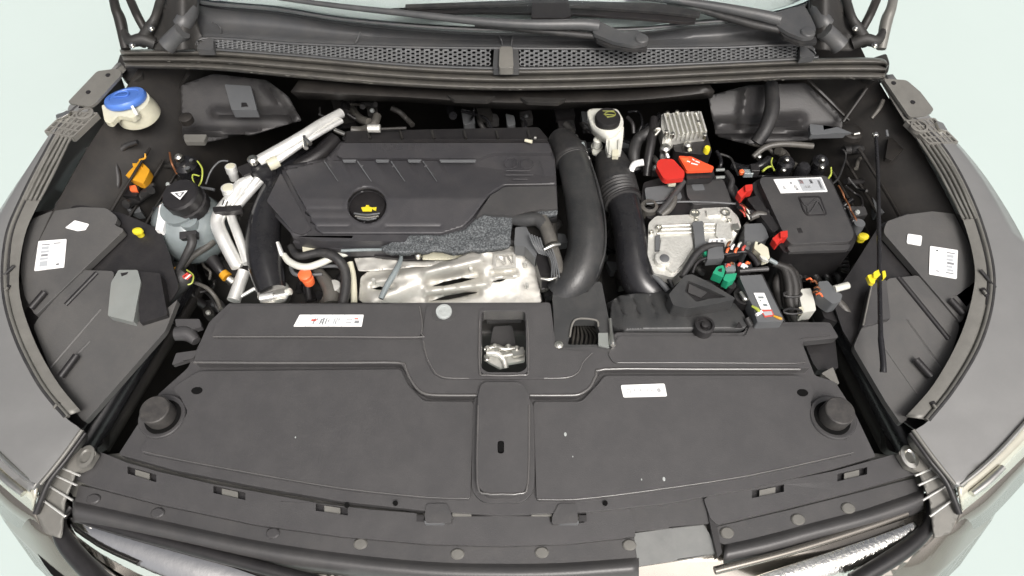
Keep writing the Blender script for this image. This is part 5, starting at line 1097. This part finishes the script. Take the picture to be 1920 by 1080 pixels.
# strap arch and cables across
cable('broad dark strap arching over the lower corner of the control unit', [(1278, 520, .935, .005), (1292, 496, .94, .0065), (1308, 474, .945, .0065), (1330, 461, .945, .006), (1356, 460, .94, .005)], 'rubber', 'strap')
cable('black hoop cable around the orange and white wires', [(1298, 512, .935, .003), (1306, 494, .94, .003), (1324, 484, .94, .003), (1390, 472, .94, .003), (1408, 478, .94, .0045), (1422, 498, .935, .006)], 'black', 'cable')
cable('dark cable ring between battery and lower red latch', [(1404, 410, .93, .006), (1420, 402, .935, .007), (1436, 404, .935, .006)], 'rubber2', 'cable')
cable('thick black cable running behind the red wires', [(1386, 386, .93, .007), (1406, 400, .93, .008), (1440, 398, .93, .007)], 'black', 'cable')
rw = T('wire_bundle', 'knot of thin red and pink wires at the battery corner', 'wire bundle', 1395, 395, .94)
for k in range(8):
    x = 1388 + 4 * (k % 4); y = 384 + 5 * (k // 2)
    tube('thin_wire', [(x, y, .94, .0014), (x + 6, y + 5, .947, .0014), (x + 9, y + 12, .94, .0014)], ('inkr', 'copper', 'milky', 'black')[k % 4], rw, 6)
c1 = T('relay_connector', 'grey rectangular relay with orange and white wires, under the control unit', 'relay', 1338, 474, .94)
slab('relay_body', [(1328, 463), (1356, 462), (1358, 484), (1326, 486)], .945, .02, 'grey', c1, r=2)
slab('relay_cap', [(1360, 462), (1386, 460), (1388, 478), (1362, 482)], .938, .02, 'black', c1, r=2)
for k, (x, y, m_) in enumerate(((1362, 474, 'orange'), (1371, 468, 'white'), (1378, 474, 'orange'), (1384, 464, 'milky'), (1364, 462, 'copper'), (1392, 470, 'inkr'))): tube('plug_wire', [(x, y, .95, .0022), (x + 2, y - 6, .952, .0024), (x + 5, y - 9, .945, .002)], m_, c1, 8)
slab('relay_foot', [(1318, 470), (1328, 466), (1327, 478), (1322, 478)], .94, .01, 'green', c1, r=1)
c2 = T('green_connector', 'bright green two part plastic connector with red and white wires', 'connector', 1355, 515, .94)
slab('connector_half', [(1344, 500), (1356, 497), (1360, 506), (1356, 520), (1336, 512)], .948, .02, 'green', c2, r=2)
slab('connector_half', [(1360, 514), (1382, 512), (1378, 524), (1366, 530), (1356, 524)], .945, .02, 'green', c2, r=2)
slab('connector_slot', [(1347, 504), (1354, 502), (1354, 510), (1346, 508)], .9487, .002, 'black', c2)
slab('connector_back', [(1358, 494), (1378, 492), (1380, 508), (1362, 510)], .94, .015, 'tank', c2, r=2)
for k, (x, y, m_) in enumerate(((1362, 500, 'inkr'), (1368, 497, 'copper'), (1384, 498, 'inkr'), (1390, 500, 'white'), (1398, 496, 'orange'), (1394, 502, 'white'))): tube('plug_wire', [(x, y, .95, .0022), (x + 3, y - 4, .954, .0024), (x + 7, y - 2, .95, .002)], m_, c2, 8)
slab('wire_tray', [(1380, 494), (1408, 490), (1412, 506), (1384, 510)], .94, .012, 'black', c2, r=2)
cable('black bracket bar lying across above the grey relay lid', [(1386, 508, .94, .004), (1410, 506, .94, .004), (1440, 504, .94, .0045)], 'cover2', 'bar', name='bracket_bar')
c3 = T('pale_connector', 'pale yellow green connector left of the lower red latch', 'connector', 1430, 470, .94)
slab('connector_shell', [(1416, 452), (1428, 456), (1440, 464), (1444, 484), (1432, 488), (1424, 474), (1414, 466)], .945, .016, 'cream', c3, r=3, bev=.002)
slab('connector_lip', [(1424, 478), (1436, 482), (1442, 490), (1430, 486)], .948, .006, 'milky', c3, r=1)
tube('connector_tail', [(1442, 486, .94, .004), (1456, 494, .935, .004)], 'tank', c3, 8)
sr = T('black_relay_block', 'dark relay block with a pale corner left of the pale connector', 'relay block', 1408, 440, .93)
slab('block_body', [(1396, 420), (1432, 418), (1442, 446), (1424, 454), (1412, 452), (1404, 470), (1396, 466)], .93, .04, 'grey', sr, r=4)
lathe('block_screw', P(1404, 456, .935), [(.004, -.004), (.004, 0)], 'steel', sr, n=10)
slab('block_tag', [(1448, 400), (1458, 398), (1462, 412), (1454, 428), (1448, 426)], .935, .02, 'grey', sr, r=2)
# ================================================================ fuse box
FZ = pl(.955, -.02)
fb = T('fuse_box', 'large black fuse box with a white warning label and red latches', 'fuse box', 1520, 400, .95)
slab('box_body', [(1408, 346), (1424, 334), (1556, 330), (1608, 444), (1596, 470), (1470, 474), (1448, 440)], .93, .10, 'black', fb, r=6, bev=.003)
slab('box_lid', [(1428, 332), (1548, 329), (1561, 345), (1602, 438), (1596, 452), (1484, 458), (1474, 448), (1424, 340)], FZ, .018, 'cover2', fb, r=7, bev=.004, seg=3)
slab('lid_lip', [(1476, 462), (1596, 458), (1590, 468), (1480, 472)], .938, .008, 'cover2', fb, r=3)
slab('lid_frame', [(1496, 368), (1538, 367), (1552, 403), (1514, 405), (1506, 396)], up(FZ, .0012), .0015, 'black', fb, r=5, bev=.0006)
slab('lid_panel', [(1499, 371), (1536, 370), (1548, 400), (1515, 402), (1508, 394)], up(FZ, .0018), .0012, 'cover2', fb, r=4, bev=.0006)
for ps in ([(1501, 373), (1512, 386), (1530, 372)], [(1512, 386), (1516, 400), (1526, 388)], [(1526, 388), (1534, 378), (1546, 400)]): tube('lid_emblem', [(*p, up(FZ, .0022), .0013) for p in ps], 'cover2', fb, 6)
slab('lid_mark', [(1494, 428), (1502, 427), (1506, 436), (1498, 437)], up(FZ, .0006), .0006, 'black', fb, r=1)
sticker('warning_label', [(1450, 336), (1540, 332), (1552, 359), (1464, 362)], up(FZ, .0003), 'white', fb,
    [(.48, .08, .97, .92, 'inkl'), (.5, .12, .58, .42, 'inkr'), (.56, .55, .68, .7, 'white'), (.30, .24, .34, .38, 'inkg'), (.36, .70, .41, .84, 'inkg'), (.72, .12, .78, .4, 'ink'), (.88, .2, .93, .8, 'inkg')], [('A', .1, .5, .17, .78, 'inkg'), ('&', .34, .45, .41, .68, 'inkg')], r=1)
for (x, y) in ((1396, 350), (1462, 437)):
    slab('red_latch', [(x, y - 2), (x + 15, y - 4), (x + 15, y + 8), (x + 6, y + 9), (x - 5, y + 22), (x - 14, y + 10)], .950, .016, 'red', fb, r=2, bev=.002)
    slab('latch_top', [(x + 1, y - 3), (x + 15, y - 5), (x + 15, y + 6), (x + 2, y + 8)], .956, .006, 'red', fb, r=2, bev=.0015)
slab('hinge_bar', [(1400, 372), (1420, 366), (1462, 428), (1450, 436)], .94, .02, 'black', fb, r=4, bev=.003)
for k, (x, y) in enumerate(((1572, 348), (1584, 372), (1596, 396))): tube('side_wire', [(x, y, .92, .0016), (x + 8, y + 14, .92, .0018), (x + 12, y + 26, .915, .0016)], 'copper', fb, 6)
for x, y in ((1590, 388), (1584, 391)): lathe('side_stud', P(x, y, .93), [(.002, -.003), (.002, 0)], 'steel', fb, n=8)
lathe('side_foot', P(1612, 418, .92), [(.012, -.03), (.010, 0)], 'grey', fb, n=14)
for k in range(4): tube('tray_rib', [(1490, 482 + k * 7, .86, .003), (1590, 478 + k * 7, .86, .003)], 'black', fb, 6)
# strut tower bolts and wires on the right
rp = T('strut_plug', 'black plug cluster with bright studs behind the fuse box', 'plug', 1500, 305, .92)
for x, y, r_ in ((1476, 302, .016), (1540, 300, .016), (1508, 312, .014)): lathe('plug_core', P(x, y, .92), [(r_, -.03), (r_, -.003), (r_ * .7, .003), (r_ * .3, .004)], 'hose', rp, n=18)
for x, y in ((1476, 298), (1470, 317), (1543, 298), (1542, 312), (1424, 292)): lathe('plug_nut', P(x, y, .935), [(.0055, -.008), (.005, 0), (.003, .002)], 'steel', rp, n=12)
tube('green_wire', [(1448, 296, .93, .0016), (1446, 306, .93, .0016), (1452, 320, .93, .0016)], 'limey', rp, 6)
tube('green_wire', [(1430, 321, .93, .0025), (1438, 314, .93, .0022), (1446, 312, .93, .0018)], 'limey', rp, 6)
tube('green_wire', [(1558, 314, .93, .0016), (1558, 326, .93, .002), (1553, 335, .93, .0016)], 'limey', rp, 6)
cable('large black hose dropping from the scuttle on the right of the bay', [(1446, 160, .97, .014), (1448, 200, .965, .015), (1436, 240, .95, .014), (1418, 268, .93, .013)], 'rubber', 'hose')
cable('curved grey black pipe above the plug cluster behind the fuse box', [(1412, 294, .93, .005), (1436, 276, .94, .006), (1470, 270, .945, .006), (1524, 274, .94, .006)], 'rubber2', 'pipe')
cable('thin cable hanging along the right wing wall', [(1580, 280, .93, .002), (1586, 292, .92, .002), (1574, 330, .92, .002), (1560, 346, .92, .002)], 'rubber', 'cable')
t = T('wall_grommet', 'bright edged round grommet on the right wing wall', 'grommet', 1600, 248, .95)
lathe('grommet_ring', P(1598, 246, .945), [(.022, -.01), (.020, 0), (.012, .004), (.004, .004)], 'bay', t, n=24)
tube('grommet_glint', [(1600, 252, .952, .003), (1610, 250, .952, .004)], 'steel', t, 8)
cable('dark pipe with a bright tip near the top of the support rod', [(1634, 222, .97, .003), (1648, 204, .98, .004), (1656, 188, .985, .004)], 'rubber2', 'pipe')
cable('short upright metal tab beside the support rod top', [(1662, 244, .97, .0025), (1664, 256, .965, .003)], 'grey', 'tab', name='metal_tab')
slp = slab('wall_bracket', [(1666, 258), (1700, 262), (1706, 270), (1672, 300), (1660, 296)], .95, .01, 'bay', None, r=3); tag(slp, 'dark bracket on the right wing wall beside the rod top', 'bracket')
# ================================================================ grey relay lid and its label
rl = T('relay_box', 'small box with grey lid and white and red label, right of the air filter box', 'relay box', 1430, 560, .93)
slab('relay_lid', [(1386, 517), (1428, 515), (1466, 592), (1470, 602), (1420, 604), (1414, 580), (1392, 532)], .940, .03, 'grey', rl, r=3, bev=.002)
slab('box_body', [(1380, 520), (1430, 513), (1474, 604), (1410, 606)], .915, .05, 'black', rl, r=3)
sticker('relay_label', [(1413, 549), (1433, 549), (1446, 580), (1427, 580)], .9405, 'white', rl, [(.25, .22, .75, .34, 'tank'), (.25, .42, .40, .52, 'inkg'), (.4, .66, .8, .82, 'tank')], r=1)
sticker('red_label', [(1426, 581), (1447, 580), (1452, 592), (1434, 595)], .9405, 'inkr', rl, [(.1, .25, .9, .8, 'inkl')], r=1)
tube('label_clip', [(1410, 574, .942, .002), (1420, 580, .944, .003), (1424, 586, .944, .002)], 'limey', rl, 6)
tube('label_clip', [(1418, 591, .943, .003), (1428, 584, .943, .003)], 'white', rl, 6)
tube('label_clip', [(1450, 592, .942, .0015), (1460, 596, .942, .0025), (1466, 598, .942, .002)], 'amber', rl, 6)
sl = T('spring_clip', 'round bright metal clip between the air filter box and the relay lid', 'clip', 1394, 554, .93)
lathe('clip_ring', P(1396, 554, .925), [(.018, -.02), (.018, 0), (.012, .001), (.012, -.008)], 'black', sl, n=20)
tube('clip_bar', [(1388, 548, .934, .004), (1396, 560, .934, .0045), (1402, 561, .934, .003)], 'steel', sl, 8)
lathe('clip_cap', P(1372, 534, .93), [(.009, -.02), (.008, 0)], 'black', sl, n=14)
# thick fuzzy loom
lm = T('taped_loom', 'thick dusty cloth taped wiring loom hanging right of the relay lid', 'wiring loom', 1485, 540, .90)
for k in range(6):
    an = k * 1.05; dx, dz = 9 * math.cos(an), .008 * math.sin(an)
    tube('loom_strand', [(1450 + dx * .3, 494, .92 + dz * .3, .005), (1474 + dx, 504 + dx * .3, .91 + dz, .0075), (1484 + dx * 1.2, 532, .90 + dz, .0085), (1486 + dx * 1.2, 566, .885 + dz, .0085), (1498 + dx, 604, .86 + dz, .008)], 'dark', lm, 10)
for y_ in (520, 552, 584): ringt('loom_tape', 1486, y_, 17, 5, .905, .0022, 'rubber', lm, 14)
tube('loom_branch', [(1474, 502, .90, .006), (1456, 530, .89, .008), (1468, 575, .87, .008)], 'dark', lm, 12)
# white plug and dark plug on the right rail
wp = T('white_plug', 'cream white rectangular plug beside a dark plug with copper wires, below the fuse box', 'plug', 1515, 562, .90)
slab('plug_shell', [(1502, 542), (1520, 540), (1528, 568), (1530, 582), (1506, 586), (1500, 560)], .905, .03, 'milky', wp, r=2, bev=.002)
slab('plug_foot', [(1498, 576), (1506, 574), (1508, 584), (1500, 586)], .905, .01, 'cream', wp, r=1)
dp = T('dark_plug', 'dark grey plug with copper wires between the two cream pieces', 'plug', 1548, 545, .91)
slab('plug_shell', [(1534, 528), (1552, 526), (1568, 546), (1580, 552), (1576, 566), (1562, 570), (1548, 560), (1536, 548)], .925, .03, 'grey', dp, r=4, bev=.003)
for k, (x, y) in enumerate(((1516, 524), (1524, 528), (1530, 540), (1534, 552), (1528, 548))): tube('copper_wire', [(x - 4, y, .925, .0016), (x + 3, y - 2, .93, .0018), (x + 8, y + 4, .925, .0016)], 'copper' if k % 3 else 'orange', dp, 6)
slab('plug_back', [(1530, 556), (1560, 570), (1572, 604), (1546, 596)], .89, .03, 'black', dp, r=3)
tag(tube('cream_pin', [(1564, 542, .925, .0065), (1590, 535, .925, .0065)], 'milky', None, 10), 'cream round pin pointing right from the dark plug', 'pin')
tube_ = cable('dusty arm running down from the dark plug along the right rail', [(1570, 564, .90, .006), (1582, 578, .895, .008), (1606, 606, .885, .007)], 'rubber2', 'arm', name='dusty_strut')
for k in range(6): cable(['first', 'second', 'third', 'fourth', 'fifth', 'sixth'][k] + ' from the left of the dark cables in the shadow below the fuse box', [(1470 + 22 * k, 496 + 4 * k, .84, .005), (1484 + 22 * k, 512 + 2 * k, .85, .006), (1500 + 20 * k, 520 + 6 * k, .83, .005)], 'black' if k % 2 else 'rubber', 'cable', grp='shadowed cables below the fuse box')
# ================================================================ bonnet support rod with its clip
sr_ = T('support_rod', 'long thin black bonnet support rod stowed along the right side of the bay', 'support rod', 1650, 480, .95)
tube('rod', [(1642, 252, 1.0, .0030), (1646, 320, .985, .0033), (1648, 420, .975, .0035), (1649, 520, .962, .0036), (1651, 620, .955, .0038), (1652, 640, .952, .0046), (1656, 680, .945, .0046), (1656, 698, .94, .0052)], 'hose', sr_, 12)
lathe('rod_tip', P(1642, 252, 1.0), [(.005, -.004), (.006, 0), (.003, .003)], 'steel', sr_, n=12)
yc = T('yellow_rod_clip', 'bright yellow plastic clip holding the support rod', 'rod clip', 1645, 518, .955)
slab('clip_leaf', [(1626, 516), (1634, 514), (1642, 522), (1640, 532), (1632, 530)], .962, .008, 'yellow', yc, r=2)
slab('clip_leaf', [(1638, 510), (1648, 505), (1652, 514), (1644, 522), (1638, 520)], .966, .008, 'yellow', yc, r=2)
slab('clip_leaf', [(1654, 508), (1660, 507), (1662, 518), (1656, 524)], .966, .008, 'yellow', yc, r=2)
tube('clip_pin', [(1636, 520, .96, .004), (1658, 516, .96, .004)], 'yellow', yc, 8)
# ================================================================ lesser hoses, cables and brackets in the shade (parts of the engine or the car)
def junk(par, name, ps, m='rubber', n=8): return tube(name, ps, m, par, n)
rnd_ = random.Random(11)
def scatter(par, x0, x1, y0, y1, z0, z1, k, ms=('rubber', 'black', 'rubber2', 'dark', 'hose')):
    for i in range(k):
        x, y = rnd_.uniform(x0, x1), rnd_.uniform(y0, y1); a = rnd_.uniform(0, 6.28); L = rnd_.uniform(18, 46); z = rnd_.uniform(z0, z1); r_ = rnd_.choice((.0025, .003, .004, .006, .009))
        ps = []
        for j in range(4):
            ps.append((x, y, z, r_)); a += rnd_.uniform(-.9, .9); x += math.cos(a) * L * .6; y += math.sin(a) * L * .5; z += rnd_.uniform(-.02, .015)
            x = min(max(x, x0), x1); y = min(max(y, y0), y1)
        junk(par, 'shaded_hose', ps, rnd_.choice(ms))
def brackets(par, x0, x1, y0, y1, z0, z1, k, ms=('black', 'dark', 'cover2', 'grey')):
    for i in range(k):
        x, y = rnd_.uniform(x0, x1), rnd_.uniform(y0, y1); w_, h_ = rnd_.uniform(8, 24), rnd_.uniform(6, 18); z = rnd_.uniform(z0, z1); sk_ = rnd_.uniform(-6, 6)
        o = slab('shaded_bracket', [(x - w_, y - h_ + sk_), (x + w_ * .7, y - h_), (x + w_, y + h_ * .6), (x - w_ * .6, y + h_)], z, .02, rnd_.choice(ms), par, r=3)
        if i % 2: lathe('bracket_bolt', P(x, y, z + .004), [(.005, -.004), (.005, 0), (.0025, .003)], rnd_.choice(('grey', 'cast', 'rivet')), o, n=10)
scatter(eb, 270, 430, 480, 590, .72, .82, 14); brackets(eb, 290, 430, 490, 590, .70, .78, 8)
scatter(eb, 560, 660, 500, 600, .80, .86, 8); brackets(eb, 560, 650, 500, 580, .78, .84, 5)
scatter(eb, 390, 520, 330, 420, .84, .88, 8)
scatter(eb, 1018, 1050, 420, 540, .84, .88, 8); brackets(eb, 1020, 1050, 420, 550, .82, .87, 6)
scatter(eb, 1120, 1215, 320, 540, .78, .86, 12); brackets(eb, 1130, 1215, 320, 540, .76, .84, 8)
scatter(eb, 1030, 1240, 210, 320, .86, .90, 16); brackets(eb, 1040, 1240, 220, 320, .84, .89, 10)
scatter(eb, 1300, 1480, 460, 600, .82, .89, 18); brackets(eb, 1310, 1480, 470, 600, .80, .87, 8)
scatter(eb, 1470, 1620, 480, 620, .74, .82, 14); brackets(eb, 1480, 1620, 490, 600, .72, .80, 8)
scatter(eb, 1340, 1420, 330, 460, .86, .91, 8)
scatter(eb, 600, 1060, 196, 244, .84, .90, 16); brackets(eb, 620, 1060, 200, 240, .83, .88, 10)
scatter(car, 180, 330, 270, 400, .82, .90, 12); brackets(car, 200, 330, 290, 400, .80, .86, 7)
scatter(car, 1540, 1640, 280, 440, .84, .90, 8); brackets(car, 1600, 1720, 260, 400, .86, .90, 5)
scatter(car, 1340, 1560, 266, 330, .86, .90, 10)
# seams and clips on the inner wing walls
for s in (1, -1):
    for k in range(3):
        a = Vector((s * (.79 - .05 * k), .34 + .10 * k, .90 - .04 * k))
        wtube('wall_seam', [(s * (.775 - .012 * k), .30, .86 - .035 * k, .003), (s * (.755 - .012 * k), .5, .885 - .035 * k, .003), (s * (.70 - .012 * k), .68, .915 - .035 * k, .003)], 'bay', car, 6)
    for y_ in (.36, .47, .58, .68):
        lathe('wall_plug', Vector((s * (.80 - .10 * (y_ - .3)), y_, .875)), [(.011, -.01), (.011, 0), (.008, .002)], 'bay', car, ax=(-s, 0, .5), n=14)
    for x0, y0 in ((236, 640), (200, 700), (262, 600)):
        def X(x): return x if s < 0 else 1866 - x
        slab('rail_bracket', [(X(x0), y0), (X(x0 + 26), y0 - 8), (X(x0 + 30), y0 + 12), (X(x0 + 4), y0 + 22)], .79, .012, 'bay', car, r=3)
        lathe('rail_bolt', P(X(x0 + 14), y0 + 6, .796), [(.005, -.004), (.005, 0)], 'rivet', car, n=10)
